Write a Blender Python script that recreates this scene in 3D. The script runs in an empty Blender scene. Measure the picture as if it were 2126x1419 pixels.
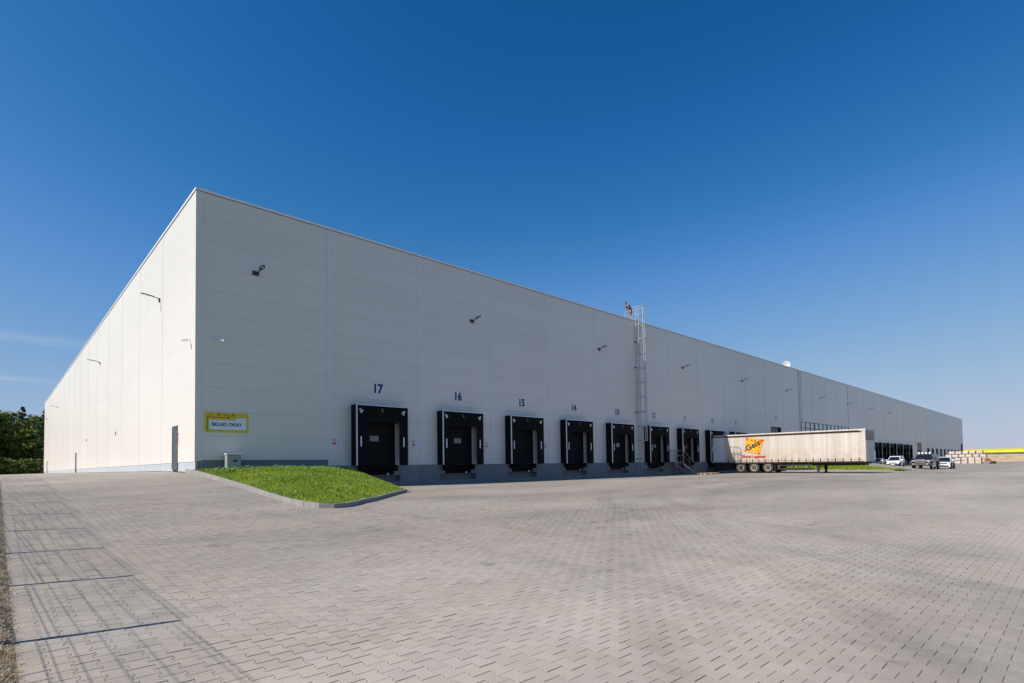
import bpy, bmesh, math, random
import numpy as np
from mathutils import Vector, Matrix, Euler
random.seed(7); RNG = np.random.default_rng(7)
scene = bpy.context.scene
COL = scene.collection

# ------------------------------------------------------------------ camera
F_PX, PY = 1133.55, 928.34
YAW, PITCH, ROLL = 0.81232, 0.03579, -0.01523
EYE = Vector((-6.387, -27.038, 1.45))
fw = Vector((math.cos(YAW), math.sin(YAW), 0)); rt = Vector((math.sin(YAW), -math.cos(YAW), 0)); up = Vector((0, 0, 1))
Fv = fw*math.cos(PITCH) + up*math.sin(PITCH); u2 = up*math.cos(PITCH) - fw*math.sin(PITCH)
Rv = rt*math.cos(ROLL) + u2*math.sin(ROLL); Uv = u2*math.cos(ROLL) - rt*math.sin(ROLL)
cd = bpy.data.cameras.new('camera'); cam = bpy.data.objects.new('camera', cd); COL.objects.link(cam)
M = Matrix((Rv, Uv, -Fv)).transposed().to_4x4(); M.translation = EYE
cam.matrix_world = M
cd.sensor_width = 36; cd.sensor_fit = 'HORIZONTAL'; cd.lens = 36*F_PX/2126
cd.shift_y = (PY-709.5)/2126; cd.clip_start = .05; cd.clip_end = 5000
scene.camera = cam

# ------------------------------------------------------------------ light
SUN_EL, SUN_AZ = math.radians(44.4), math.radians(12.0)      # light travels along (+cos az, -sin az)
sdir = Vector((-math.cos(SUN_AZ)*math.cos(SUN_EL), math.sin(SUN_AZ)*math.cos(SUN_EL), math.sin(SUN_EL)))
world = bpy.data.worlds.new('World'); scene.world = world; world.use_nodes = True
nt = world.node_tree; nt.nodes.clear()
out = nt.nodes.new('ShaderNodeOutputWorld'); bg = nt.nodes.new('ShaderNodeBackground')
sky = nt.nodes.new('ShaderNodeTexSky'); sky.sky_type = 'NISHITA'; sky.sun_disc = False
sky.sun_elevation = SUN_EL; sky.sun_rotation = math.atan2(sdir.x, sdir.y)
sky.altitude = 300; sky.air_density = 1.0; sky.dust_density = 0.4; sky.ozone_density = 3.0
bg.inputs['Strength'].default_value = 0.09
# thin cirrus streaks low in the sky
tc = nt.nodes.new('ShaderNodeTexCoord'); sx = nt.nodes.new('ShaderNodeSeparateXYZ')
nt.links.new(tc.outputs['Generated'], sx.inputs[0])
def wm(op, a, b=None, c=None):
    n = nt.nodes.new('ShaderNodeMath'); n.operation = op
    for i, v in enumerate((a, b, c)):
        if v is None: continue
        if isinstance(v, (int, float)): n.inputs[i].default_value = v
        else: nt.links.new(v, n.inputs[i])
    return n.outputs[0]
az = wm('ARCTAN2', sx.outputs[0], sx.outputs[1])
el = wm('ARCSINE', sx.outputs[2])
cmb = nt.nodes.new('ShaderNodeCombineXYZ'); nt.links.new(wm('MULTIPLY', az, 6.0), cmb.inputs[0]); nt.links.new(wm('MULTIPLY', el, 55.0), cmb.inputs[1])
nz = nt.nodes.new('ShaderNodeTexNoise'); nz.inputs['Scale'].default_value = 1.3; nz.inputs['Detail'].default_value = 5; nz.inputs['Distortion'].default_value = .5
nt.links.new(cmb.outputs[0], nz.inputs['Vector'])
def band(c, w, tilt):
    d = wm('ABSOLUTE', wm('SUBTRACT', wm('SUBTRACT', el, c), wm('MULTIPLY', az, tilt)))
    return wm('MAXIMUM', wm('SUBTRACT', 1.0, wm('DIVIDE', d, w)), 0.0)
b1 = band(.186, .010, -.03); b2 = band(.1285, .005, -.01)
fade = wm('MINIMUM', wm('MAXIMUM', wm('MULTIPLY', wm('SUBTRACT', .27, az), 3.5), 0.0), 1.0)
cl = wm('MULTIPLY', wm('MULTIPLY', wm('MAXIMUM', b1, b2), fade), wm('MULTIPLY', wm('POWER', nz.outputs[0], 1.9), .75))
mx = nt.nodes.new('ShaderNodeMixRGB'); mx.inputs[2].default_value = (5.0, 5.6, 6.4, 1)
def vs(col, k):
    n = nt.nodes.new('ShaderNodeVectorMath'); n.operation = 'SCALE'; nt.links.new(col, n.inputs[0]); n.inputs['Scale'].default_value = k
    return n.outputs[0]
# clear spring air: the sky's own response curve, deep blue overhead and pale near the horizon
cv = nt.nodes.new('ShaderNodeRGBCurve'); cm = cv.mapping; cm.use_clip = False
SKY_CURVES = ([(.066,.006),(.082,.013),(.10,.026),(.145,.083),(.20,.140),(.298,.222),(.581,.345),(1.,.42)],
              [(.08,.05),(.117,.074),(.14,.098),(.17,.130),(.24,.210),(.30,.260),(.45,.340),(.722,.410),(1.,.45)],
              [(.12,.12),(.225,.228),(.264,.290),(.318,.345),(.406,.458),(.46,.478),(.60,.505),(.72,.515),(1.,.54)])
for ci, pts in enumerate(SKY_CURVES):
    c_ = cm.curves[ci]; c_.points[0].location = (0, 0); c_.points[-1].location = pts[-1]
    for p_ in pts[:-1]: c_.points.new(*p_)
    for p_ in c_.points: p_.handle_type = 'AUTO_CLAMPED'
cm.update()
nt.links.new(vs(sky.outputs[0], .09), cv.inputs['Color'])
nt.links.new(vs(cv.outputs[0], 1/.09), mx.inputs[1]); nt.links.new(cl, mx.inputs[0])
nt.links.new(mx.outputs[0], bg.inputs['Color']); nt.links.new(bg.outputs[0], out.inputs['Surface'])
sl = bpy.data.lights.new('sun', 'SUN'); sun = bpy.data.objects.new('sun', sl); COL.objects.link(sun)
sl.energy = 4.2; sl.angle = math.radians(.53); sl.color = (1, .955, .89)
sun.rotation_euler = sdir.to_track_quat('Z', 'Y').to_euler(); sun.location = (-30, 20, 60)
scene.view_settings.view_transform = 'Standard'; scene.view_settings.look = 'None'
scene.view_settings.exposure = 0.4; scene.view_settings.gamma = 1; scene.view_settings.use_curve_mapping = False

# ------------------------------------------------------------------ terrain
TX = [-6.2, -.4, 2.5, 8, 45, 90, 240]
TP = [
 [(-60,-.1),(-27,0),(-23.5,.02),(-21,.07),(-18.5,.16),(-16,.27),(-13.5,.41),(-11,.56),(-8.5,.72),(-6,.89),(-3.5,1.06),(-1,1.2),(3,1.32),(30,1.36),(300,1.36)],
 [(-60,-.1),(-27,0),(-23,.04),(-18,.15),(-14,.33),(-11.3,.53),(-9.3,.71),(-7.5,.88),(-4.76,1.11),(-2.1,1.33),(0,1.44),(3,1.47),(300,1.47)],
 [(-60,-.1),(-27,.01),(-20,.13),(-16,.25),(-12.2,.39),(-9,.42),(-5,.45),(0,.5)],
 [(-60,-.1),(-27,.02),(-20,.15),(-16,.27),(-12,.37),(-7,.41),(-3,.48),(0,.5)],
 [(-60,0),(-27,.25),(-16,.39),(-10,.43),(0,.46)],
 [(-60,.1),(-27,.3),(-16,.38),(0,.42)],
 [(-60,.45),(0,.5)]]
def terrain(x, y):
    x = np.asarray(x, float); y = np.asarray(y, float)
    hs_ = [np.interp(y, [a for a, b in P], [b for a, b in P]) for P in TP]
    o = np.array(hs_[0])
    for i in range(len(TX)-1):
        t = np.clip((x-TX[i])/(TX[i+1]-TX[i]), 0, 1); o = o + (hs_[i+1]-hs_[i])*t
    return o
def tz(x, y): return float(terrain(x, y))

# ------------------------------------------------------------------ material helpers
def new_mat(name):
    m = bpy.data.materials.new(name); m.use_nodes = True
    return m, m.node_tree, m.node_tree.nodes['Principled BSDF']
class NG:
    def __init__(s, nt): s.nt = nt
    def n(s, t, **k):
        x = s.nt.nodes.new(t)
        for a, b in k.items(): setattr(x, a, b)
        return x
    def set(s, sock, v):
        if isinstance(v, (int, float, tuple)): sock.default_value = v
        else: s.nt.links.new(v, sock)
    def m(s, op, a, b=None, c=None):
        x = s.n('ShaderNodeMath', operation=op)
        for i, v in enumerate((a, b, c)):
            if v is not None: s.set(x.inputs[i], v)
        return x.outputs[0]
    def noise(s, vec, scale, detail=3, rough=.5, dist=0):
        x = s.n('ShaderNodeTexNoise'); s.set(x.inputs['Vector'], vec)
        x.inputs['Scale'].default_value = scale; x.inputs['Detail'].default_value = detail
        x.inputs['Roughness'].default_value = rough; x.inputs['Distortion'].default_value = dist
        return x.outputs[0]
    def ramp(s, f, a, b, lo=0., hi=1.):
        x = s.n('ShaderNodeMapRange'); s.set(x.inputs[0], f)
        for i, v in enumerate((a, b, lo, hi)): x.inputs[i+1].default_value = v
        return x.outputs[0]
    def mix(s, f, a, b, bt='MIX'):
        x = s.n('ShaderNodeMixRGB', blend_type=bt)
        s.set(x.inputs[0], f); s.set(x.inputs[1], a); s.set(x.inputs[2], b)
        return x.outputs[0]
    def scale(s, col, f):
        x = s.n('ShaderNodeVectorMath', operation='SCALE'); s.set(x.inputs[0], col); s.set(x.inputs['Scale'], f)
        return x.outputs[0]
    def mapping(s, vec, sc):
        x = s.n('ShaderNodeVectorMath', operation='MULTIPLY'); s.set(x.inputs[0], vec); x.inputs[1].default_value = sc
        return x.outputs[0]
    def pos(s): return s.n('ShaderNodeNewGeometry').outputs['Position']
    def bump(s, h, strength=.3, dist=.01):
        x = s.n('ShaderNodeBump'); s.set(x.inputs['Height'], h); x.inputs['Strength'].default_value = strength; x.inputs['Distance'].default_value = dist
        return x.outputs[0]
def simple(name, col, rough=.6, metal=0, var=.12, nscale=6., spec=.5, bump=0, coat=0, objvar=0.):
    m, t, b = new_mat(name); g = NG(t)
    p = g.pos(); f = g.ramp(g.noise(p, nscale, 4), .3, .7, 1-var, 1+var)
    if objvar:
        r = g.n('ShaderNodeObjectInfo').outputs['Random']; f = g.m('MULTIPLY', f, g.ramp(r, 0, 1, 1-objvar, 1+objvar))
    g.set(b.inputs['Base Color'], g.scale(col + (1,) if False else col, f))
    b.inputs['Roughness'].default_value = rough; b.inputs['Metallic'].default_value = metal
    b.inputs['Specular IOR Level'].default_value = spec; b.inputs['Coat Weight'].default_value = coat
    if bump: g.set(b.inputs['Normal'], g.bump(g.noise(p, nscale*4, 4), bump, .01))
    return m
MT = {}
def mats():
    MT['panel_grey'] = None
    # white sandwich panels: faint vertical profiling, light rain streaks
    m, t, b = new_mat('sandwich_panel'); g = NG(t); p = g.pos()
    oi = g.n('ShaderNodeObjectInfo').outputs['Random']
    st = g.ramp(g.noise(g.mapping(p, (3., 3., .12)), 1.2, 5), .35, .7, .975, 1.01)
    big = g.ramp(g.noise(p, .12, 2), .3, .7, .975, 1.02)
    f = g.m('MULTIPLY', g.m('MULTIPLY', st, big), g.ramp(oi, 0, 1, .982, 1.012))
    g.set(b.inputs['Base Color'], g.scale((.72, .674, .612), f))
    b.inputs['Roughness'].default_value = .42; b.inputs['Specular IOR Level'].default_value = .55
    sx = g.n('ShaderNodeSeparateXYZ'); g.set(sx.inputs[0], p)
    rib = g.m('SINE', g.m('MULTIPLY', g.m('ADD', sx.outputs[0], sx.outputs[1]), 2*math.pi/.05))
    g.set(b.inputs['Normal'], g.bump(g.m('ADD', g.m('MULTIPLY', rib, .05), g.noise(g.mapping(p, (1., 1., .5)), 1.2, 2)), .10, .02))
    MT['panel'] = m
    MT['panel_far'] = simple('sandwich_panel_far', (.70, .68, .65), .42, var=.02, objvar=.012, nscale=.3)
    MT['trim'] = simple('trim_steel', (.68, .685, .69), .45, var=.03, spec=.5, nscale=1)
    MT['coping'] = simple('coping_steel', (.80, .79, .77), .38, var=.03, spec=.6, nscale=1)
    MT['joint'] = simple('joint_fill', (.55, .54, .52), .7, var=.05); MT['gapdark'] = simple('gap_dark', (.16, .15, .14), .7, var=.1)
    MT['core'] = simple('core_sheet', (.22, .22, .22), .8, var=.1)
    # precast concrete
    m, t, b = new_mat('precast_concrete'); g = NG(t); p = g.pos()
    n1 = g.ramp(g.noise(p, .9, 6, .6), .3, .7, .84, 1.10); n2 = g.ramp(g.noise(g.mapping(p, (4, 4, .5)), 1.4, 4), .4, .8, 1, .86)
    f = g.m('MULTIPLY', g.m('MULTIPLY', n1, n2), g.ramp(g.n('ShaderNodeObjectInfo').outputs['Random'], 0, 1, .95, 1.05))
    g.set(b.inputs['Base Color'], g.scale((.225, .232, .238), f)); b.inputs['Roughness'].default_value = .85
    g.set(b.inputs['Normal'], g.bump(g.noise(p, 25, 5), .25, .01)); MT['concrete'] = m
    MT['plinth_light'] = simple('plinth_light', (.42, .44, .47), .7, var=.05, nscale=2, objvar=.04)
    MT['kerb'] = simple('kerb_concrete', (.265, .25, .225), .85, var=.13, nscale=9, bump=.25, objvar=.07)
    MT['black'] = simple('black_rubber', (.006, .006, .007), .8, var=.2, nscale=3, spec=.15)
    MT['curtain'] = simple('black_pvc', (.006, .0065, .0075), .75, var=.15, nscale=1.5, spec=.12)
    MT['blacksteel'] = simple('black_steel', (.010, .010, .011), .7, var=.2, spec=.2)
    MT['door_dark'] = simple('dock_door_dark', (.008, .0085, .009), .7, var=.1, spec=.15)
    MT['white'] = simple('white_paint', (.78, .78, .78), .4, var=.03)
    MT['marker'] = simple('marker_white', (.80, .81, .84), .5, var=.03)
    MT['alu'] = simple('aluminium_edge', (.62, .64, .66), .32, metal=.5, var=.05)
    MT['galv'] = simple('galvanised_steel', (.42, .43, .44), .45, metal=.0, var=.12, nscale=12)
    MT['galvstair'] = simple('galvanised_stair', (.26, .28, .30), .55, metal=.4, var=.15, nscale=12)
    MT['greydoor'] = simple('grey_door', (.075, .085, .09), .45, var=.05)
    MT['navy'] = simple('navy_print', (.012, .028, .14), .5, var=.02)
    MT['sticker'] = simple('sticker_white', (.74, .78, .84), .45, var=.02); MT['foil'] = simple('pale_foil', (.70, .69, .68), .4, var=.02)
    MT['yellow'] = simple('sign_yellow', (.70, .55, .012), .4, var=.03)
    MT['signred'] = simple('sign_red', (.30, .025, .012), .5, var=.02)
    MT['red'] = simple('print_red', (.50, .02, .02), .5, var=.03)
    MT['textdark'] = simple('text_dark', (.012, .02, .035), .5, var=.02)
    MT['cabinet'] = simple('cabinet_grey', (.31, .32, .32), .5, var=.05)
    MT['doorglass'] = simple('door_glass', (.16, .18, .19), .2, var=.05)
    m, t, b = new_mat('office_glass'); b.inputs['Base Color'].default_value = (.42, .47, .49, 1); b.inputs['Roughness'].default_value = .12  # pale base colour stands in for the sky mirrored in the panes
    b.inputs['Specular IOR Level'].default_value = .8; b.inputs['Metallic'].default_value = .25; MT['glass'] = m
    m, t, b = new_mat('car_glass'); b.inputs['Base Color'].default_value = (.012, .014, .016, 1); b.inputs['Roughness'].default_value = .05; MT['carglass'] = m
    MT['ochre'] = simple('ochre_board', (.30, .235, .13), .7, var=.08, nscale=.8)
    MT['gate'] = simple('gate_dark_green', (.05, .055, .05), .6, var=.1)
    MT['dome'] = simple('dish_white', (.80, .72, .68), .4, var=.03)
    MT['lampdark'] = simple('lamp_dark', (.03, .035, .04), .4, var=.05)
    MT['lampglass'] = simple('lamp_glass', (.6, .6, .55), .15, var=.03)
    # trailer curtain: cream tarpaulin, vertical folds, dirt towards the bottom
    m, t, b = new_mat('tarpaulin'); g = NG(t); p = g.pos()
    v = g.noise(g.mapping(p, (1., 3.2, .10)), 1.6, 5, .55)
    col = g.mix(g.ramp(v, .35, .68), (.50, .43, .36, 1), (.64, .585, .515, 1))
    sx = g.n('ShaderNodeSeparateXYZ'); g.set(sx.inputs[0], p)
    low = g.m('MULTIPLY', g.ramp(sx.outputs[2], 1.5, 2.9, 1, 0), g.ramp(g.noise(g.mapping(p, (1, 1.2, 1.)), 1.6, 6, .7), .36, .62))
    col = g.mix(g.m('MULTIPLY', low, .75), col, (.40, .27, .17, 1))
    spots = g.ramp(g.noise(p, 2.1, 7, .7), .56, .70); col = g.mix(g.m('MULTIPLY', spots, .3), col, (.36, .24, .16, 1))
    g.set(b.inputs['Base Color'], col); b.inputs['Roughness'].default_value = .5
    fold = g.noise(g.mapping(p, (1, 1.7, .06)), 1.5, 3)
    g.set(b.inputs['Normal'], g.bump(fold, .5, .06)); MT['tarp'] = m
    MT['tarpgrey'] = simple('trailer_front_grey', (.50, .49, .46), .5, var=.12, nscale=3)
    MT['tarpdark'] = simple('trailer_bulkhead', (.21, .20, .185), .55, var=.2, nscale=2)
    MT['doorwhite'] = simple('trailer_door_white', (.66, .70, .74), .4, var=.06)
    MT['chassis'] = simple('chassis_black', (.018, .017, .016), .7, var=.3, nscale=5)
    MT['tyre'] = simple('tyre', (.045, .038, .032), .9, var=.2, nscale=8)
    MT['rim'] = simple('rim', (.50, .46, .38), .5, metal=.4, var=.2, nscale=9)
    MT['hub'] = simple('hub_rust', (.13, .075, .04), .7, var=.3, nscale=20)
    MT['orange'] = simple('logo_orange', (.80, .40, .03), .45, var=.04)
    MT['logored'] = simple('logo_red', (.62, .06, .015), .45, var=.04)
    MT['strap'] = simple('strap_dark', (.035, .025, .018), .8, spec=.2)
    MT['amber'] = simple('amber_marker', (.8, .4, .02), .3)
    MT['wood'] = simple('pallet_wood', (.52, .38, .22), .8, var=.2, nscale=9, objvar=.1)
    MT['carwhite'] = simple('car_paint_white', (.72, .72, .73), .25, var=.02, coat=.6)
    MT['carsilver'] = simple('car_paint_silver', (.42, .44, .46), .28, metal=.4, var=.02, coat=.5)
    MT['carnavy'] = simple('car_paint_navy', (.016, .026, .05), .25, var=.05, coat=.6)
    MT['plastic'] = simple('dark_plastic', (.022, .021, .02), .6, var=.1)
    MT['chrome'] = simple('bright_metal', (.26, .235, .20), .45, metal=.2, var=.08)
    MT['mudbrown'] = simple('muddy_arch', (.06, .035, .027), .7, var=.2)
    MT['headlight'] = simple('headlight', (.42, .43, .42), .12, var=.03)
    MT['plate'] = simple('number_plate', (.75, .75, .73), .4, var=.02)
    MT['pack'] = simple('wrapped_pack', (.55, .50, .43), .5, var=.12, nscale=2, objvar=.08)
    MT['packside'] = simple('pack_side', (.55, .50, .43), .6, var=.2, nscale=3, objvar=.08)
    MT['redbrown'] = simple('red_timber', (.20, .075, .05), .75, var=.25, nscale=4)
    MT['skin'] = simple('skin', (.40, .25, .18), .5, var=.05)
    MT['shirt'] = simple('shirt_navy', (.018, .026, .07), .8, var=.15)
    MT['shorts'] = simple('shorts_brown', (.22, .125, .085), .8, var=.15)
    MT['hair'] = simple('hair_dark', (.03, .018, .012), .6, var=.2)
    MT['shoe'] = simple('shoe_dark', (.03, .03, .03), .6)
    MT['postgreen'] = simple('fence_steel', (.05, .07, .06), .5)
    MT['bark'] = simple('bark', (.13, .105, .08), .9, var=.35, nscale=3, bump=.4)
    for nm, c, tr in (('leaf_dark', (.048, .088, .014), .25), ('leaf_mid', (.085, .145, .016), .3), ('leaf_light', (.085, .14, .02), .35)):
        m, t, b = new_mat(nm); g = NG(t); p = g.pos()
        f = g.ramp(g.noise(p, .55, 4, .6), .3, .7, .55, 1.5); f2 = g.ramp(g.noise(p, 5., 2), .3, .7, .75, 1.25)
        col = g.mix(g.ramp(g.noise(p, .25, 2), .35, .65), c + (1,), (c[0]*1.5, c[1]*1.15, c[2]*.9, 1))
        g.set(b.inputs['Base Color'], g.scale(col, g.m('MULTIPLY', f, f2))); b.inputs['Roughness'].default_value = .7
        MT[nm] = m
    # lawn blades and soil
    for nm, c in (('grass_blade', (.185, .27, .016)), ('grass_soil', (.12, .18, .02))):
        m, t, b = new_mat(nm); g = NG(t); p = g.pos()
        col = g.mix(g.ramp(g.noise(p, .55, 4, .6), .4, .62), c + (1,), (c[0]*1.35, c[1]*1.18, c[2]*.8, 1))
        col = g.mix(g.ramp(g.noise(p, 2.3, 3), .55, .75, 0, .6), col, (c[0]*.55, c[1]*.8, c[2]*1.5, 1))
        oi = g.ramp(g.noise(p, 38., 1), .3, .7, .6, 1.45)
        g.set(b.inputs['Base Color'], g.scale(col, oi)); b.inputs['Roughness'].default_value = .6
        b.inputs['Specular IOR Level'].default_value = .3; MT[nm] = m
    MT['weed'] = simple('weed_leaf', (.20, .30, .11), .45, var=.25, nscale=8)
    MT['soil'] = None
    m, t, b = new_mat('dry_soil'); g = NG(t); p = g.pos()
    col = g.mix(g.ramp(g.noise(p, 2.2, 6, .65), .38, .66), (.42, .31, .19, 1), (.20, .14, .075, 1))
    col = g.mix(g.ramp(g.noise(p, .8, 3), .6, .75, 0, .7), col, (.09, .12, .03, 1))
    g.set(b.inputs['Base Color'], col); b.inputs['Roughness'].default_value = .95
    g.set(b.inputs['Normal'], g.bump(g.noise(p, 14, 6, .7), .9, .05)); MT['soil'] = m
    m, t, b = new_mat('meadow'); g = NG(t); p = g.pos()
    col = g.mix(g.ramp(g.noise(p, .08, 6, .6), .35, .65), (.07, .11, .025, 1), (.15, .15, .05, 1))
    g.set(b.inputs['Base Color'], col); b.inputs['Roughness'].default_value = .95
    g.set(b.inputs['Normal'], g.bump(g.noise(p, 4, 5, .7), .8, .1)); MT['meadow'] = m
    m, t, b = new_mat('sand_bank'); g = NG(t); p = g.pos()
    col = g.mix(g.ramp(g.noise(g.mapping(p, (1, .35, 2.2)), .55, 6, .65), .38, .62), (.54, .385, .235, 1), (.40, .285, .18, 1))
    col = g.mix(g.ramp(g.noise(g.mapping(p, (.5, .35, 2.5)), .6, 5, .7), .54, .64, 0, .8), col, (.20, .13, .08, 1))
    g.set(b.inputs['Base Color'], col); b.inputs['Roughness'].default_value = .95
    g.set(b.inputs['Normal'], g.bump(g.noise(p, 1.1, 6, .7), .9, .5)); MT['sand'] = m
    MT['fieldgreen'] = simple('young_crop', (.085, .125, .035), .9, var=.3, nscale=.6)
    MT['rape'] = simple('rapeseed_flowers', (.62, .50, .018), .8, var=.16, nscale=.35, bump=.4)
    MT['gravel'] = simple('pale_gravel', (.52, .49, .45), .9, var=.25, nscale=16, bump=.6)
    # interlocking paving: the same lattice as the modelled stones
    m, t, b = new_mat('interlocking_paving'); g = NG(t); p = g.pos()
    s = g.n('ShaderNodeSeparateXYZ'); g.set(s.inputs[0], p); X, Y = s.outputs[0], s.outputs[1]
    PXc, PYc = .14, .20
    c = g.m('COSINE', g.m('MULTIPLY', Y, 2*math.pi/PYc))
    w = g.m('MULTIPLY', g.m('MAXIMUM', g.m('MINIMUM', g.m('MULTIPLY', c, -1.6), 1.), -1.), .0125)
    bi = g.m('FLOOR', g.m('DIVIDE', X, PXc))
    par = g.m('SUBTRACT', 1., g.m('MULTIPLY', 2., g.m('PINGPONG', bi, 1.)))        # +1 even, -1 odd
    bx = g.m('ADD', g.m('MULTIPLY', g.m('ADD', bi, .5), PXc), g.m('MULTIPLY', par, w))
    side = g.m('GREATER_THAN', X, bx)
    ci = g.m('ADD', bi, side)
    cp = g.m('PINGPONG', ci, 1.)
    yy = g.m('ADD', g.m('DIVIDE', Y, PYc), g.m('ADD', g.m('MULTIPLY', cp, .5), .5))
    cj = g.m('FLOOR', yy); fr = g.m('SUBTRACT', yy, cj)
    dj = g.m('MULTIPLY', g.m('MINIMUM', fr, g.m('SUBTRACT', 1., fr)), PYc)
    dx = g.m('ABSOLUTE', g.m('SUBTRACT', X, bx))
    dd = g.m('MINIMUM', dx, dj)
    jm = g.ramp(dd, .0018, .0045, 1, 0)
    wn = g.n('ShaderNodeTexWhiteNoise', noise_dimensions='2D'); cc = g.n('ShaderNodeCombineXYZ')
    g.set(cc.inputs[0], ci); g.set(cc.inputs[1], cj); g.set(wn.inputs['Vector'], cc.outputs[0])
    sv = g.ramp(wn.outputs['Value'], 0, 1, .92, 1.07)
    big = g.ramp(g.noise(g.mapping(p, (.35, .8, 1)), .35, 5, .6), .32, .68, .80, 1.13)
    stain = g.ramp(g.noise(g.mapping(p, (.16, .5, 1)), .8, 6, .65, .6), .52, .72, 1, .80)
    fine = g.ramp(g.noise(p, 90., 3), .3, .7, .90, 1.09)
    f = g.m('MULTIPLY', g.m('MULTIPLY', sv, big), g.m('MULTIPLY', fine, stain))
    tint = g.mix(g.ramp(g.noise(p, .5, 4, .6), .4, .65), (.395, .335, .272, 1), (.365, .318, .272, 1))
    tint = g.mix(g.ramp(wn.outputs['Value'], .75, .95, 0, .35), tint, (.34, .30, .27, 1))
    # wind-blown sand near the soil strip
    sand = g.m('MULTIPLY', g.ramp(X, -6.4, -4.6, 1, 0), g.ramp(g.noise(g.mapping(p, (1.2, .5, 1)), 1.6, 5, .65), .52, .70))
    mid_band = g.m('MULTIPLY', g.ramp(Y, -22.5, -18.5, 0, 1), g.ramp(Y, -4., -2., 1, .6)); mid_band = g.m('SUBTRACT', 1., g.m('MULTIPLY', mid_band, g.ramp(g.noise(g.mapping(p, (.08, .3, 1)), 1., 4), .3, .7, .10, .24)))  # broad band across the middle of the yard, darker by an uneven amount
    f = g.m('MULTIPLY', f, mid_band)
    # tyre tracks: pairs of wide arcs swept by turning trucks, broken up by wear
    def track(cx, cy, rad, wd, amt):
        dx_, dy_ = g.m('SUBTRACT', X, cx), g.m('SUBTRACT', Y, cy)
        rr = g.m('SQRT', g.m('ADD', g.m('MULTIPLY', dx_, dx_), g.m('MULTIPLY', dy_, dy_)))
        b1_ = g.ramp(g.m('ABSOLUTE', g.m('SUBTRACT', rr, rad)), wd*.45, wd, 1, 0); b2_ = g.ramp(g.m('ABSOLUTE', g.m('SUBTRACT', rr, rad+2.05)), wd*.45, wd, 1, 0)
        return g.m('MULTIPLY', g.m('MAXIMUM', b1_, b2_), amt)
    tk = g.m('MAXIMUM', g.m('MAXIMUM', track(22., -32., 19., .34, .17), track(6., -34., 27.5, .30, .13)), g.m('MAXIMUM', track(30., -60., 46., .36, .14), track(-22., -20., 21.5, .3, .12)))
    tk = g.m('MULTIPLY', tk, g.ramp(g.noise(p, 1.1, 5, .7), .35, .62))
    spots = g.ramp(g.noise(p, 1.9, 2, .4), .70, .76, 0, .28)
    f = g.m('MULTIPLY', f, g.m('MULTIPLY', g.m('SUBTRACT', 1., tk), g.m('SUBTRACT', 1., spots)))
    col = g.mix(g.m('MULTIPLY', jm, g.ramp(g.noise(p, 1.3, 3), .35, .65, .18, .45)), g.scale(tint, f), (.11, .09, .07, 1))
    col = g.mix(g.m('MULTIPLY', sand, .7), col, (.45, .36, .25, 1))
    g.set(b.inputs['Base Color'], col); b.inputs['Roughness'].default_value = .8; b.inputs['Specular IOR Level'].default_value = .35
    g.set(b.inputs['Normal'], g.bump(g.m('ADD', g.noise(p, 60, 4), g.m('MULTIPLY', jm, -1.2)), .35, .004))
    MT['paving'] = m
mats()

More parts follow.
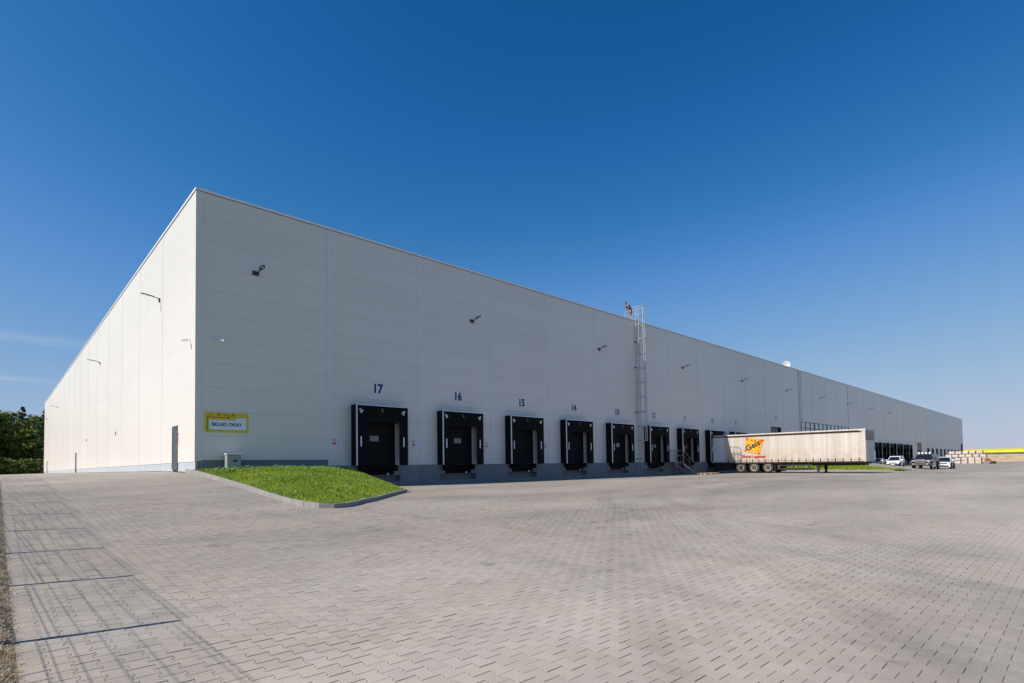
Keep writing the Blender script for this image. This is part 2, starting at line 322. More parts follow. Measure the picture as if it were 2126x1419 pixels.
# ------------------------------------------------------------------ mesh builder and object helpers
class MB:
    def __init__(s): s.v = []; s.f = []; s.mi = []; s.mat = 0
    def add(s, vs, fs):
        o = len(s.v); s.v += [tuple(v) for v in vs]; s.f += [tuple(i+o for i in f) for f in fs]; s.mi += [s.mat]*len(fs)
    def box(s, a, b):
        x0, y0, z0 = a; x1, y1, z1 = b
        s.add([(x0,y0,z0),(x1,y0,z0),(x1,y1,z0),(x0,y1,z0),(x0,y0,z1),(x1,y0,z1),(x1,y1,z1),(x0,y1,z1)],
              [(0,3,2,1),(4,5,6,7),(0,1,5,4),(1,2,6,5),(2,3,7,6),(3,0,4,7)]); return s
    def hexa(s, pts): s.add(pts, [(0,3,2,1),(4,5,6,7),(0,1,5,4),(1,2,6,5),(2,3,7,6),(3,0,4,7)]); return s
    def bar(s, a, b, r, n=6, r2=None, caps=True):
        a = Vector(a); b = Vector(b); d = (b-a)
        if d.length < 1e-6: return s
        d.normalize(); u = d.cross(Vector((0, 0, 1)) if abs(d.z) < .9 else Vector((1, 0, 0))).normalized(); w = d.cross(u)
        r2 = r if r2 is None else r2; vs = []
        for q, rr in ((a, r), (b, r2)):
            for i in range(n):
                t = 2*math.pi*i/n; vs.append(q + u*math.cos(t)*rr + w*math.sin(t)*rr)
        fs = [(i, (i+1) % n, n+(i+1) % n, n+i) for i in range(n)]
        if caps: fs += [tuple(range(n-1, -1, -1)), tuple(range(n, 2*n))]
        s.add(vs, fs); return s
    def path(s, pts, r, n=6):
        for a, b in zip(pts[:-1], pts[1:]): s.bar(a, b, r, n)
        return s
    def prism(s, poly, z0, z1):      # poly in xy
        n = len(poly)
        s.add([(x, y, z0) for x, y in poly] + [(x, y, z1) for x, y in poly],
              [tuple(range(n-1, -1, -1)), tuple(range(n, 2*n))] + [(i, (i+1) % n, n+(i+1) % n, n+i) for i in range(n)]); return s
    def extr(s, poly, fn):           # poly of 2D points, fn(p, side)->3D
        n = len(poly); s.add([fn(p, 0) for p in poly] + [fn(p, 1) for p in poly],
              [tuple(range(n-1, -1, -1)), tuple(range(n, 2*n))] + [(i, (i+1) % n, n+(i+1) % n, n+i) for i in range(n)]); return s
    def lathe(s, prof, c, axis='y', n=20):   # prof (r, h)
        o = []
        for r, h in prof:
            for i in range(n):
                t = 2*math.pi*i/n; a, b_ = r*math.cos(t), r*math.sin(t)
                q = {'x': (h, a, b_), 'y': (a, h, b_), 'z': (a, b_, h)}[axis]
                o.append((c[0]+q[0], c[1]+q[1], c[2]+q[2]))
        fs = []
        for k in range(len(prof)-1):
            for i in range(n): fs.append((k*n+i, k*n+(i+1) % n, (k+1)*n+(i+1) % n, (k+1)*n+i))
        fs += [tuple(range(n)), tuple(range(len(prof)*n-1, (len(prof)-1)*n-1, -1))]
        s.add(o, fs); return s
    def mesh(s, name, mats_, smooth=False, fix=True):
        me = bpy.data.meshes.new(name); me.from_pydata(s.v, [], s.f)
        if not isinstance(mats_, (list, tuple)): mats_ = [mats_]
        for m in mats_: me.materials.append(m)
        me.polygons.foreach_set('material_index', s.mi)
        if smooth: me.polygons.foreach_set('use_smooth', [True]*len(me.polygons))
        if fix:
            bm = bmesh.new(); bm.from_mesh(me); bmesh.ops.recalc_face_normals(bm, faces=bm.faces); bm.to_mesh(me); bm.free()
        me.update(); return me
    def build(s, name, mats_, parent=None, loc=(0, 0, 0), smooth=False, bevel=0, fix=True):
        return mkobj(name, s.mesh(name, mats_, smooth, fix), parent, loc, bevel)
def mkobj(name, me, parent=None, loc=(0, 0, 0), bevel=0, rot=None):
    o = bpy.data.objects.new(name, me); COL.objects.link(o); o.location = loc
    if rot: o.rotation_euler = rot
    if parent: o.parent = parent
    if bevel:
        b = o.modifiers.new('bevel', 'BEVEL'); b.width = bevel; b.segments = 2; b.limit_method = 'ANGLE'
    return o
def tag(o, label=None, cat=None, group=None, kind=None):
    if label: o['label'] = label
    if cat: o['category'] = cat
    if group: o['group'] = group
    if kind: o['kind'] = kind
    return o
def empty(name, loc, label, cat, group=None, rz=0):
    o = bpy.data.objects.new(name, None); COL.objects.link(o); o.location = loc; o.rotation_euler = (0, 0, rz)
    o.empty_display_size = .2
    return tag(o, label, cat, group)
KIDS = {}
def copy_tree(o, kids=None):
    """copy a thing, its parts and sub-parts (obj.copy copies one object only)"""
    r = o.copy(); COL.objects.link(r)
    for ch in kids_of(o):
        c = ch.copy(); COL.objects.link(c); c.parent = r
        for g in kids_of(ch):
            d = g.copy(); COL.objects.link(d); d.parent = c
    return r
def kids_of(o):
    if o.name not in KIDS: KIDS[o.name] = [q for q in bpy.data.objects if q.parent == o]
    return KIDS[o.name]
def text_mesh(name, body, size, mat, offset=0., align='CENTER', xs=1.0, depth=.002):
    c = bpy.data.curves.new(name, 'FONT'); c.body = body; c.size = size; c.align_x = align; c.align_y = 'CENTER'
    c.offset = offset; c.extrude = depth; c.resolution_u = 3
    o = bpy.data.objects.new(name, c); COL.objects.link(o)
    dg = bpy.context.evaluated_depsgraph_get(); me = bpy.data.meshes.new_from_object(o.evaluated_get(dg))
    bpy.data.objects.remove(o); bpy.data.curves.remove(c)
    for v in me.vertices: v.co.x *= xs
    me.materials.clear(); me.materials.append(mat); me.name = name
    return me
ROT_R = (math.pi/2, 0, 0)            # lettering that faces -Y
ROT_L = (math.pi/2, 0, -math.pi/2)   # lettering that faces -X

# ------------------------------------------------------------------ ground sheets
def grid_sheet(name, xs, ys, zf, mat, kind='structure', hole=None, parent=None):
    xs = np.asarray(xs); ys = np.asarray(ys); XX, YY = np.meshgrid(xs, ys); ZZ = zf(XX, YY)
    nx, ny = len(xs), len(ys); v = np.stack([XX, YY, ZZ], -1).reshape(-1, 3)
    f = []
    for j in range(ny-1):
        for i in range(nx-1):
            cx, cy = (xs[i]+xs[i+1])/2, (ys[j]+ys[j+1])/2
            if hole and hole(cx, cy): continue
            a = j*nx+i; f.append((a, a+1, a+1+nx, a+nx))
    me = bpy.data.meshes.new(name); me.from_pydata(v.tolist(), [], f); me.materials.append(mat)
    me.polygons.foreach_set('use_smooth', [True]*len(me.polygons)); me.update()
    o = mkobj(name, me, parent)
    if kind: o['kind'] = kind
    return o
def ground_z(X, Y):
    near = terrain(X, Y) - .05
    far = np.full_like(near, .35)
    w = np.clip((np.abs(X-60) - 190)/40, 0, 1)
    return near*(1-w) + far*w
YX0, YX1 = -6.25, 262.
grid_sheet('ground', [-1500,-400,-150,-60,-30,-15,-9,-7.5,-6.6,-6.2,-.4,4,20,60,120,200,262,300,600,1500], [-1500,-400,-150,-60,-40,-27,-20,-14,-9,-5,-1,3,10,30,60,110,200,400,1500],
           lambda X, Y: np.where((X > 262), .2, ground_z(X, Y)-.04), MT['meadow'])
def near_drop(X, Y):
    d = np.hypot(X-EYE.x, Y-EYE.y)
    return .0034*np.clip((19.5-d)/2.0, 0, 1)
xs = np.concatenate([np.arange(YX0, 20, .5), np.arange(20, 60, 2.), np.arange(60, YX1+.1, 8.)]); xs[-1] = YX1
ys = np.concatenate([np.array([-60., -50, -40, -34]), np.arange(-30, -.5, .5), [0.]])
yard = grid_sheet('paved_yard', xs, ys, lambda X, Y: terrain(X, Y)-near_drop(X, Y), MT['paving'])
side = grid_sheet('paved_side_road', list(np.arange(YX0, -.6, .5))+[-.62], list(np.arange(0, 12, 1.))+[14, 20, 30, 50, 80, 104], lambda X, Y: terrain(X, Y), MT['paving'])
grid_sheet('gravel_strip', [-.62, -.3, 0.02], [0.]+list(np.arange(1, 104, 3.)), lambda X, Y: terrain(X, Y)+.02, MT['gravel'])

# modelled interlocking stones around the viewer
def paver_outline(n_in=0.):
    hw = [(-.1, .0825), (-.066, .0825), (-.034, .0575), (.034, .0575), (.066, .0825), (.1, .0825)]
    pts = [(w_, y_) for y_, w_ in hw] + [(-w_, y_) for y_, w_ in reversed(hw)]
    return pts
def inset(pts, d):
    out_ = []; n = len(pts)
    for i in range(n):
        p0, p1, p2 = Vector(pts[i-1]), Vector(pts[i]), Vector(pts[(i+1) % n])
        e1 = (p1-p0).normalized(); e2 = (p2-p1).normalized()
        n1 = Vector((-e1.y, e1.x)); n2 = Vector((-e2.y, e2.x)); nn = (n1+n2).normalized()
        k = d/max(.35, nn.dot(n1)); out_.append((p1.x+nn.x*k, p1.y+nn.y*k))
    return out_
PO = paver_outline(); P_base = inset(PO, .0012); P_edge = inset(PO, .0016); P_top = inset(PO, .0032)
def paver_arrays():
    rings = [(P_base, -.018), (P_edge, -.002), (P_top, 0.)]
    v = [(x, y, z) for ring, z in rings for x, y in ring]; n = 12
    f = [tuple(range(2*n, 3*n))]
    for k in range(2):
        for i in range(n): f.append((k*n+i, k*n+(i+1) % n, (k+1)*n+(i+1) % n, (k+1)*n+i))
    return np.array(v), f
PV, PF = paver_arrays()
def make_pavers():
    Dmax = 19.0; cells = []
    Rn = np.array(Rv); Fn = np.array(Fv); Un = np.array(Uv); En = np.array(EYE)
    i0, i1 = int(math.ceil((YX0+.0832)/.14)), int((EYE.x+Dmax)/.14)
    for i in range(i0, i1):
        x = i*.14
        for j in range(int((-27.3)/.2), int((-27+Dmax)/.2)):
            y = j*.2 + (.1 if i % 2 else 0.)
            d = math.hypot(x-EYE.x, y-EYE.y)
            if d > Dmax or d < 1.5 or y > -.2: continue
            cells.append((x, y, d))
    A = np.array(cells); z = terrain(A[:, 0], A[:, 1])
    P = np.stack([A[:, 0], A[:, 1], z], 1) - En
    zc = P @ Fn; sx_ = 1063 + F_PX*(P @ Rn)/zc; sy_ = PY - F_PX*(P @ Un)/zc
    ok = (zc > .8) & (sx_ > -160) & (sx_ < 2290) & (sy_ < 1560)
    # not under the lawn island
    isl = (A[:, 0] > -.45) & (A[:, 1] > -12.9) & ((A[:, 0]-1.)*-.7236 + (A[:, 1]+12.4)*.690 > -.25)
    isl2 = (A[:, 0] > -.3) & (A[:, 0] < 7) & (A[:, 1] > -12.7) & (((A[:, 1]+12.75)-(A[:, 0]-1.)*1.02) > 0)
    ok &= ~isl2
    A = A[ok]; z = z[ok]
    sl_x = (terrain(A[:, 0]+.2, A[:, 1])-terrain(A[:, 0]-.2, A[:, 1]))/.4
    sl_y = (terrain(A[:, 0], A[:, 1]+.2)-terrain(A[:, 0], A[:, 1]-.2))/.4
    n = len(A); jit = RNG.normal(0, .0009, n); tx_ = sl_x + RNG.normal(0, .006, n); ty_ = sl_y + RNG.normal(0, .006, n)
    order = np.argsort(A[:, 2])
    me0 = bpy.data.meshes.new('paver'); me0.from_pydata(PV.tolist(), [], PF); me0.materials.append(MT['paving'])
    fade = np.clip((A[:, 2]-17.)/2., 0, 1)*.0034
    # stones in the picture's lower edge that show largest, each an object of its own
    Pn = np.stack([A[:, 0], A[:, 1], z], 1) - En; zc = Pn @ Fn; sy_ = PY - F_PX*(Pn @ Un)/zc; sx_ = 1063 + F_PX*(Pn @ Rn)/zc
    vis = (sx_ > 0) & (sx_ < 2126) & (sy_ < 1419)
    cand = [k for k in order if vis[k]][:300]; cs = set(cand)
    for k in cand:
        o = bpy.data.objects.new('paver', me0); COL.objects.link(o); o.parent = yard
        o.matrix_local = Matrix(((1, 0, 0, A[k, 0]), (0, 1, 0, A[k, 1]), (tx_[k], ty_[k], 1, z[k]+jit[k]), (0, 0, 0, 1)))
    rest = np.array([k for k in range(n) if k not in cs])
    m = len(rest); V = np.repeat(PV[None], m, 0).copy()
    V[:, :, 2] += V[:, :, 0]*tx_[rest][:, None] + V[:, :, 1]*ty_[rest][:, None] + (z[rest]+jit[rest]-fade[rest])[:, None]
    V[:, :, 0] += A[rest, 0][:, None]; V[:, :, 1] += A[rest, 1][:, None]
    V = V.reshape(-1, 3); nv = len(PV)
    li = np.concatenate([np.array(f) for f in PF]); sizes = np.array([len(f) for f in PF])
    LI = (li[None]+np.arange(m)[:, None]*nv).reshape(-1); SZ = np.tile(sizes, m)
    ST = np.concatenate([[0], np.cumsum(SZ)[:-1]])
    me = bpy.data.meshes.new('pavers'); me.vertices.add(len(V)); me.vertices.foreach_set('co', V.reshape(-1))
    me.loops.add(len(LI)); me.loops.foreach_set('vertex_index', LI)
    me.polygons.add(len(SZ)); me.polygons.foreach_set('loop_start', ST); me.polygons.foreach_set('loop_total', SZ)
    me.polygons.foreach_set('use_smooth', [False]*len(SZ)); me.update(calc_edges=True); me.validate(); me.materials.append(MT['paving'])
    o = mkobj('pavers', me, yard); o['kind'] = 'stuff'
    print('pavers', n)
make_pavers()

# soil strip and wire fence left of the paving
def soil_z(X, Y):
    r = np.sin(X*7.1+Y*3.3)*.018 + np.sin(X*17+Y*11.7)*.012 + np.sin(Y*15.3-X*4)*.010
    t = np.clip((-6.245-X)/.12, 0, 1)
    return terrain(X, Y) - .012 + r*t + .055*t
grid_sheet('soil_strip', list(np.arange(-10, -6.7, .12))+[-6.6, -6.5, -6.42, -6.36, -6.31, -6.27, -6.235], list(np.arange(-30, 6, .15))+list(np.arange(6, 105, 1.5)), soil_z, MT['soil'])
def clutter():
    m = MB(); b_ = MB()
    for _ in range(2600):
        y = random.uniform(-27, -2); x = -6.25 + random.gauss(0, .03) - abs(random.gauss(0, .12)); s = random.uniform(.004, .014)
        z = float(soil_z(np.array(x), np.array(y))) if x < -6.25 else tz(x, y)
        r = [(random.uniform(.7, 1.2)*s) for _ in range(6)]
        m.add([(x+r[0], y, z), (x, y+r[1], z), (x-r[2], y, z), (x, y-r[3], z), (x, y, z+r[4]*.9), (x, y, z-r[5])],
              [(0,1,4),(1,2,4),(2,3,4),(3,0,4),(1,0,5),(2,1,5),(3,2,5),(0,3,5)])
    for _ in range(16000):
        y = random.uniform(-27, 0); x = -6.25 - abs(random.gauss(0, .12)) + random.gauss(0, .02); z = float(soil_z(np.array(x), np.array(y)))
        a = random.uniform(0, 6.28); h = random.uniform(.005, .06)*random.random(); l = random.uniform(.02, .09); w = .0035
        b_.add([(x-w*math.sin(a), y+w*math.cos(a), z), (x+w*math.sin(a), y-w*math.cos(a), z), (x+l*math.cos(a), y+l*math.sin(a), z+h)], [(0, 1, 2)])
    o = m.build('stones', MT['gravel']); tag(o, kind='stuff', label='loose pale stones along the edge of the paving', cat='stones')
    o = b_.build('dry_grass', simple('dry_grass', (.36, .26, .14), .8, var=.4, nscale=40), fix=False); tag(o, kind='stuff', label='dry grass tufts on the sandy strip left of the paving', cat='dry grass')
clutter()
def fence():
    root = empty('wire_fence', (-7.2, -26, tz(-7.2, -26)), 'steel wire mesh fence along the left edge, casting post and wire shadows on the paving', 'fence')
    def L(p): return (p[0]+7.2, p[1]+26, p[2]-root.location.z)
    post = MB().box((-.022, -.03, -.1), (.022, .03, 2.06)).mesh('post', MT['postgreen'])
    pm = MB()
    W = 2.46
    for k in range(50): pm.bar((0, .03+k*.0488, .03), (0, .03+k*.0488, 2.03), .0024, 4, caps=False)
    for z in (.2, .42, .62, .83, 1.04, 1.10, 1.24, 1.44, 1.66, 1.97, 2.03):
        pm.bar((0, .02, z), (0, W, z), .0036, 4, caps=False)
    pmesh = pm.mesh('wire_panel', MT['postgreen'], fix=False)
    for k in range(-3, 24):
        y = -21 + .25 + 2.5*k; x = -7.2; z = tz(-6.3, y)
        mkobj('post', post, root, L((x, y, z)))
        z2 = tz(-6.3, y+2.5)
        mkobj('wire_panel', pmesh, root, L((x, y, z2+.03)))
fence()

# ------------------------------------------------------------------ lawn island with kerb
KERB = [(-.38, .0), (-.38, -1.), (-.38, -2.), (-.38, -3.), (-.38, -4.), (-.38, -5.), (-.38, -6.), (-.38, -7.), (-.38, -8.), (-.39, -9.), (-.40, -10.), (-.39, -11.),
        (-.36, -11.7), (-.28, -12.3), (-.05, -12.8), (.3, -13.0), (.75, -12.88), (1.25, -12.5), (1.95, -11.75), (2.65, -11.0), (3.35, -10.25), (4.05, -9.5), (4.75, -8.72), (5.45, -7.95), (6.1, -7.25), (6.55, -6.8)]
def build_island():
    soil_pts = []
    kb = tag(empty('kerb', (0, 0, 0), 'concrete kerb stones curving round the front lawn', 'kerb'), group=None)
    n = len(KERB)
    nrm = []
    for i in range(n):
        a = Vector(KERB[max(0, i-1)]); b = Vector(KERB[min(n-1, i+1)]); d = (b-a).normalized(); nrm.append(Vector((-d.y, d.x)))   # inward (left of travel)
    H = .125
    for i in range(n-1):
        a, b = Vector(KERB[i]), Vector(KERB[i+1]); d = (b-a).normalized(); g_ = .006
        na, nb = nrm[i], nrm[i+1]; a2 = a + d*g_; b2 = b - d*g_; W = .10
        za, zb = tz(a.x, a.y), tz(b.x, b.y); j = random.gauss(0, .002)
        P = [(a2.x, a2.y, za-.1), (b2.x, b2.y, zb-.1), (b2.x+nb.x*W, b2.y+nb.y*W, zb-.1), (a2.x+na.x*W, a2.y+na.y*W, za-.1),
             (a2.x+na.x*.012, a2.y+na.y*.012, za+H+j), (b2.x+nb.x*.012, b2.y+nb.y*.012, zb+H+j), (b2.x+nb.x*W, b2.y+nb.y*W, zb+H+j), (a2.x+na.x*W, a2.y+na.y*W, za+H+j)]
        MB().hexa(P).build('kerb_stone', MT['kerb'], kb, bevel=.008)
    # mound surface
    poly = [(k[0]+m_.x*.1, k[1]+m_.y*.1) for k, m_ in zip(KERB, nrm)] + [(6.9, -4.), (7.05, -2.), (7.1, -.0)]
    ox, oy = np.array([p[0] for p in poly]), np.array([p[1] for p in poly])
    def inside(x, y):
        c = False; m_ = len(poly)
        for i in range(m_):
            x1, y1 = poly[i]; x2, y2 = poly[(i+1) % m_]
            if (y1 > y) != (y2 > y) and x < (x2-x1)*(y-y1)/(y2-y1)+x1: c = not c
        return c
    def mz(x, y):
        dl = x+.28; dd = (x-1.2)*-.7236 + (y+12.35)*.690; dr = 7.1-x + (-y)*.0
        zl = np.interp(y, [-12.8, -11.3, -7.5, -4.8, -2.1, 0], [.5, .64, .99, 1.22, 1.42, 1.52]) + dl*.16
        zd = .52 + np.maximum(dd, 0)*.245
        zr = np.interp(y, [-7, -4.5, -3, -2, -1, 0], [.5, .80, 1.02, 1.28, 1.42, 1.48]) + np.maximum(dr, 0)*.55
        k = 13.
        z = -np.log(np.exp(-k*zl)+np.exp(-k*zd)+np.exp(-k*zr)+np.exp(-k*1.53))/k
        return z + .012*np.sin(x*3.1+y*1.7) + .010*np.sin(y*4.3-x*2)
    bm = bmesh.new(); vs = [bm.verts.new((x, y, float(mz(x, y)))) for x, y in poly]
    # triangulated interior
    from mathutils.geometry import delaunay_2d_cdt
    pts = [Vector(p) for p in poly]; ins = []
    for x in np.arange(-.2, 7.1, .2):
        for y in np.arange(-12.8, -.05, .2):
            if inside(x, y) and min((ox-x)**2+(oy-y)**2) > .012: ins.append(Vector((x, y)))
    bm.free()
    allp = pts + ins; nb = len(pts)
    r = delaunay_2d_cdt(allp, [(i, (i+1) % nb) for i in range(nb)], [], 1, 1e-4)
    me = bpy.data.meshes.new('lawn_mound'); me.from_pydata([(p.x, p.y, float(mz(p.x, p.y))) for p in r[0]], [], [tuple(f) for f in r[2]])
    me.materials.append(MT['grass_soil']); me.polygons.foreach_set('use_smooth', [True]*len(me.polygons)); me.update()
    o = mkobj('lawn_mound', me); o['kind'] = 'structure'
    # right hand edge board so the mound has a side
    w = MB(); ed = [(6.62, -6.75), (6.98, -4.), (7.13, -2.), (7.18, -.02)]
    for (x0, y0), (x1, y1) in zip(ed[:-1], ed[1:]):
        z0, z1 = float(mz(x0-.1, y0))-.07, float(mz(x1-.1, y1))-.07
        w.hexa([(x0, y0, .2), (x0+.07, y0, .2), (x1+.07, y1, .2), (x1, y1, .2), (x0, y0, z0), (x0+.07, y0, z0), (x1+.07, y1, z1), (x1, y1, z1)])
    tag(w.build('retaining_edge', MT['concrete']), 'low concrete edge holding the right side of the front lawn', 'edging')
    # blades
    N = 210000; x = RNG.uniform(-.3, 7.1, N); y = RNG.uniform(-12.95, 0, N)
    # vectorised inside test
    c = np.zeros(N, bool); m_ = len(poly)
    for i in range(m_):
        x1, y1 = poly[i]; x2, y2 = poly[(i+1) % m_]
        if y1 == y2: continue
        c ^= ((y1 > y) != (y2 > y)) & (x < (x2-x1)*(y-y1)/(y2-y1)+x1)
    x, y = x[c], y[c]; N = len(x); z = mz(x, y)-.01
    patch = .5+.5*np.sin(x*1.9+1.3*np.sin(y*1.1))*np.sin(y*1.5+x*.7)
    edge = np.clip(((x-1.2)*-.7236+(y+12.35)*.690)/1.2, 0, 1)
    h = RNG.uniform(.025, .085, N)*(.5+.9*patch)*(.55+.45*edge); a = RNG.uniform(0, 2*np.pi, N); ln = RNG.uniform(.2, 1.1, N)*h; wd = RNG.uniform(.004, .009, N)
    V = np.empty((N, 3, 3)); V[:, 0] = np.stack([x-wd*np.sin(a), y+wd*np.cos(a), z], 1); V[:, 1] = np.stack([x+wd*np.sin(a), y-wd*np.cos(a), z], 1)
    V[:, 2] = np.stack([x+ln*np.cos(a), y+ln*np.sin(a), z+h], 1)
    tri_mesh('grass', V, MT['grass_blade'], 'bright green uneven grass on the front lawn mound', 'grass')
    # broad weed leaves in clusters
    L = []
    for _ in range(330):
        while True:
            cx, cy = random.uniform(0, 6.4), random.uniform(-12.3, -.3)
            if inside(cx, cy): break
        if cy < -5.5 and random.random() < .8: continue
        for _ in range(random.randint(6, 22)):
            x_, y_ = cx+random.gauss(0, .13), cy+random.gauss(0, .13); z_ = float(mz(x_, y_))+random.uniform(.03, .12)
            a_ = random.uniform(0, 6.28); l = random.uniform(.03, .075); w_ = l*.45; t_ = random.uniform(-.02, .04)
            dx, dy = math.cos(a_), math.sin(a_)
            L.append([(x_, y_, z_), (x_+dx*l*.5-dy*w_, y_+dy*l*.5+dx*w_, z_+t_*.5), (x_+dx*l, y_+dy*l, z_+t_)])
            L.append([(x_, y_, z_), (x_+dx*l, y_+dy*l, z_+t_), (x_+dx*l*.5+dy*w_, y_+dy*l*.5-dx*w_, z_+t_*.5)])
    tri_mesh('weeds', np.array(L), MT['weed'], 'pale broad-leaved weeds scattered through the front lawn', 'weeds')
def tri_mesh(name, V, mat, label=None, cat=None, parent=None, kind='stuff'):
    N = len(V); me = bpy.data.meshes.new(name); me.vertices.add(N*3); me.vertices.foreach_set('co', V.reshape(-1))
    me.loops.add(N*3); me.loops.foreach_set('vertex_index', np.arange(N*3)); me.polygons.add(N)
    me.polygons.foreach_set('loop_start', np.arange(N)*3); me.polygons.foreach_set('loop_total', np.full(N, 3))
    me.update(calc_edges=True); me.materials.append(mat)
    if label is None and parent is None and kind is None: return me
    o = mkobj(name, me, parent)
    return tag(o, label, cat, kind=kind)
build_island()

# ------------------------------------------------------------------ warehouse
B = 5.6; C0 = 6.204; LR = 214.6; LL = 101.9; TOP = 14.06; FL = 1.637
wh = empty('warehouse', (0, 0, 0), 'huge flat-roofed white panel warehouse with a long row of black loading docks', 'warehouse')
MB().box((.4, .4, -.4), (LR-.4, LL-.4, 13.9)).build('roof', MT['core'], wh)
def gates():   # openings cut through the long facade: x0, x1, z0, z1
    g = [(63.55, 67.0, FL, 5.93)]
    for k in range(27, 36): cx = 9.0+5.6*k; g.append((cx-1.45, cx+1.45, FL, 4.38))
    g.append((147.6, 152.4, FL, 5.6)); g.append((210.2, 213.6, FL, 6.3)); g.append((74.1, 95.8, 4.6, 7.05))
    return g
GATES = gates()
def cut(r, holes):
    out_ = [r]
    for h in holes:
        nxt = []
        for a in out_:
            if h[1] <= a[0]+1e-4 or h[0] >= a[1]-1e-4 or h[3] <= a[2]+1e-4 or h[2] >= a[3]-1e-4: nxt.append(a); continue
            if h[0] > a[0]: nxt.append((a[0], h[0], a[2], a[3]))
            if h[1] < a[1]: nxt.append((h[1], a[1], a[2], a[3]))
            if h[3] < a[3]: nxt.append((max(a[0], h[0]), min(a[1], h[1]), h[3], a[3]))
            if h[2] > a[2]: nxt.append((max(a[0], h[0]), min(a[1], h[1]), a[2], h[2]))
        out_ = nxt
    return out_
colsX = [0.27, C0]; x = C0
while x + B < LR-.5: x += B; colsX.append(x)
colsX.append(LR)
rects = []   # (facade, a0, a1, z0, z1)
for bi in range(len(colsX)-1):
    a0, a1 = colsX[bi], colsX[bi+1]
    zs = [1.94+1.1*k for k in range(11)]+[TOP-.02]
    if bi > 0: zs = [FL]+zs
    for z0, z1 in zip(zs[:-1], zs[1:]):
        for q in cut((a0, a1, z0, z1), GATES): rects.append(('R',)+q)
colsY = [0.0, 6.624]; y = 6.624
while y + 6.35 < LL-.5: y += 6.35; colsY.append(y)
colsY.append(LL)
for bi in range(len(colsY)-1):
    zs = [1.875+1.106*k for k in range(11)]+[TOP-.02]
    for z0, z1 in zip(zs[:-1], zs[1:]): rects.append(('L', colsY[bi], colsY[bi+1], z0, z1))
def psize(r):
    if r[0] == 'R': c = Vector(((r[1]+r[2])/2, 0, (r[3]+r[4])/2)); n = Vector((0, -1, 0))
    else: c = Vector((0, (r[1]+r[2])/2, (r[3]+r[4])/2)); n = Vector((-1, 0, 0))
    d = c-EYE; return (r[2]-r[1])*(r[4]-r[3])*abs(d.normalized().dot(n))/d.length_squared
rects.sort(key=psize, reverse=True)
TH = .10; GAP = .0024
pmc = {}
def panel_geo(mb, f, a0, a1, z0, z1, proud=0.):
    e = .0025 if f == 'R' else .0012
    if f == 'R':
        x0, x1, y0 = a0+GAP, a1-GAP, -proud; mb.add(
          [(x0, TH, z0+GAP), (x1, TH, z0+GAP), (x1, TH, z1-GAP), (x0, TH, z1-GAP), (x0, y0+e, z0+GAP), (x1, y0+e, z0+GAP), (x1, y0+e, z1-GAP), (x0, y0+e, z1-GAP),
           (x0+e, y0, z0+GAP+e), (x1-e, y0, z0+GAP+e), (x1-e, y0, z1-GAP-e), (x0+e, y0, z1-GAP-e)],
          [(8,9,10,11), (4,5,9,8), (5,6,10,9), (6,7,11,10), (7,4,8,11), (0,1,5,4), (1,2,6,5), (2,3,7,6), (3,0,4,7)])
    else:
        GAP_ = .0024; y0, y1, x0 = a0+GAP_, a1-GAP_, -proud; z0 -= .0016; z1 += .0016; mb.add(
          [(TH, y1, z0+GAP), (TH, y0, z0+GAP), (TH, y0, z1-GAP), (TH, y1, z1-GAP), (x0+e, y1, z0+GAP), (x0+e, y0, z0+GAP), (x0+e, y0, z1-GAP), (x0+e, y1, z1-GAP),
           (x0, y1-e, z0+GAP+e), (x0, y0+e, z0+GAP+e), (x0, y0+e, z1-GAP-e), (x0, y1-e, z1-GAP-e)],
          [(8,9,10,11), (4,5,9,8), (5,6,10,9), (6,7,11,10), (7,4,8,11), (0,1,5,4), (1,2,6,5), (2,3,7,6), (3,0,4,7)])
for r in rects[:300]:
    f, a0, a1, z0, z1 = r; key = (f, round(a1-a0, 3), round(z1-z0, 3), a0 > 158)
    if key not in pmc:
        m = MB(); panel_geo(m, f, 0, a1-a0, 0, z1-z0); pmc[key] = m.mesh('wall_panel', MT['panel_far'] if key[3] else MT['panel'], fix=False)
    mkobj('wall_panel', pmc[key], wh, (a0, 0, z0) if f == 'R' else (0, a0, z0))
m1, m2 = MB(), MB()
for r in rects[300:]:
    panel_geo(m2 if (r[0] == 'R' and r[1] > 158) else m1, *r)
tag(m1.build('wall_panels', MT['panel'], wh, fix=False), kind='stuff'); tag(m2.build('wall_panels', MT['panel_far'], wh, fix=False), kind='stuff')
# backing behind the joints, with holes at the gates
m = MB()
for q in cut((.15, LR-.1, FL, TOP-.1), [g for g in GATES]): m.box((q[0], TH+.002, q[2]), (q[1], .38, q[3]))
m.box((TH+.002, .38, FL), (.38, LL-.1, TOP-.1)); m.box((LR-.38, .38, FL-1.5), (LR, LL-.1, TOP-.1)); m.box((.15, LL-.38, FL-1.5), (LR, LL, TOP-.1))
m.build('wall', MT['joint'], wh)
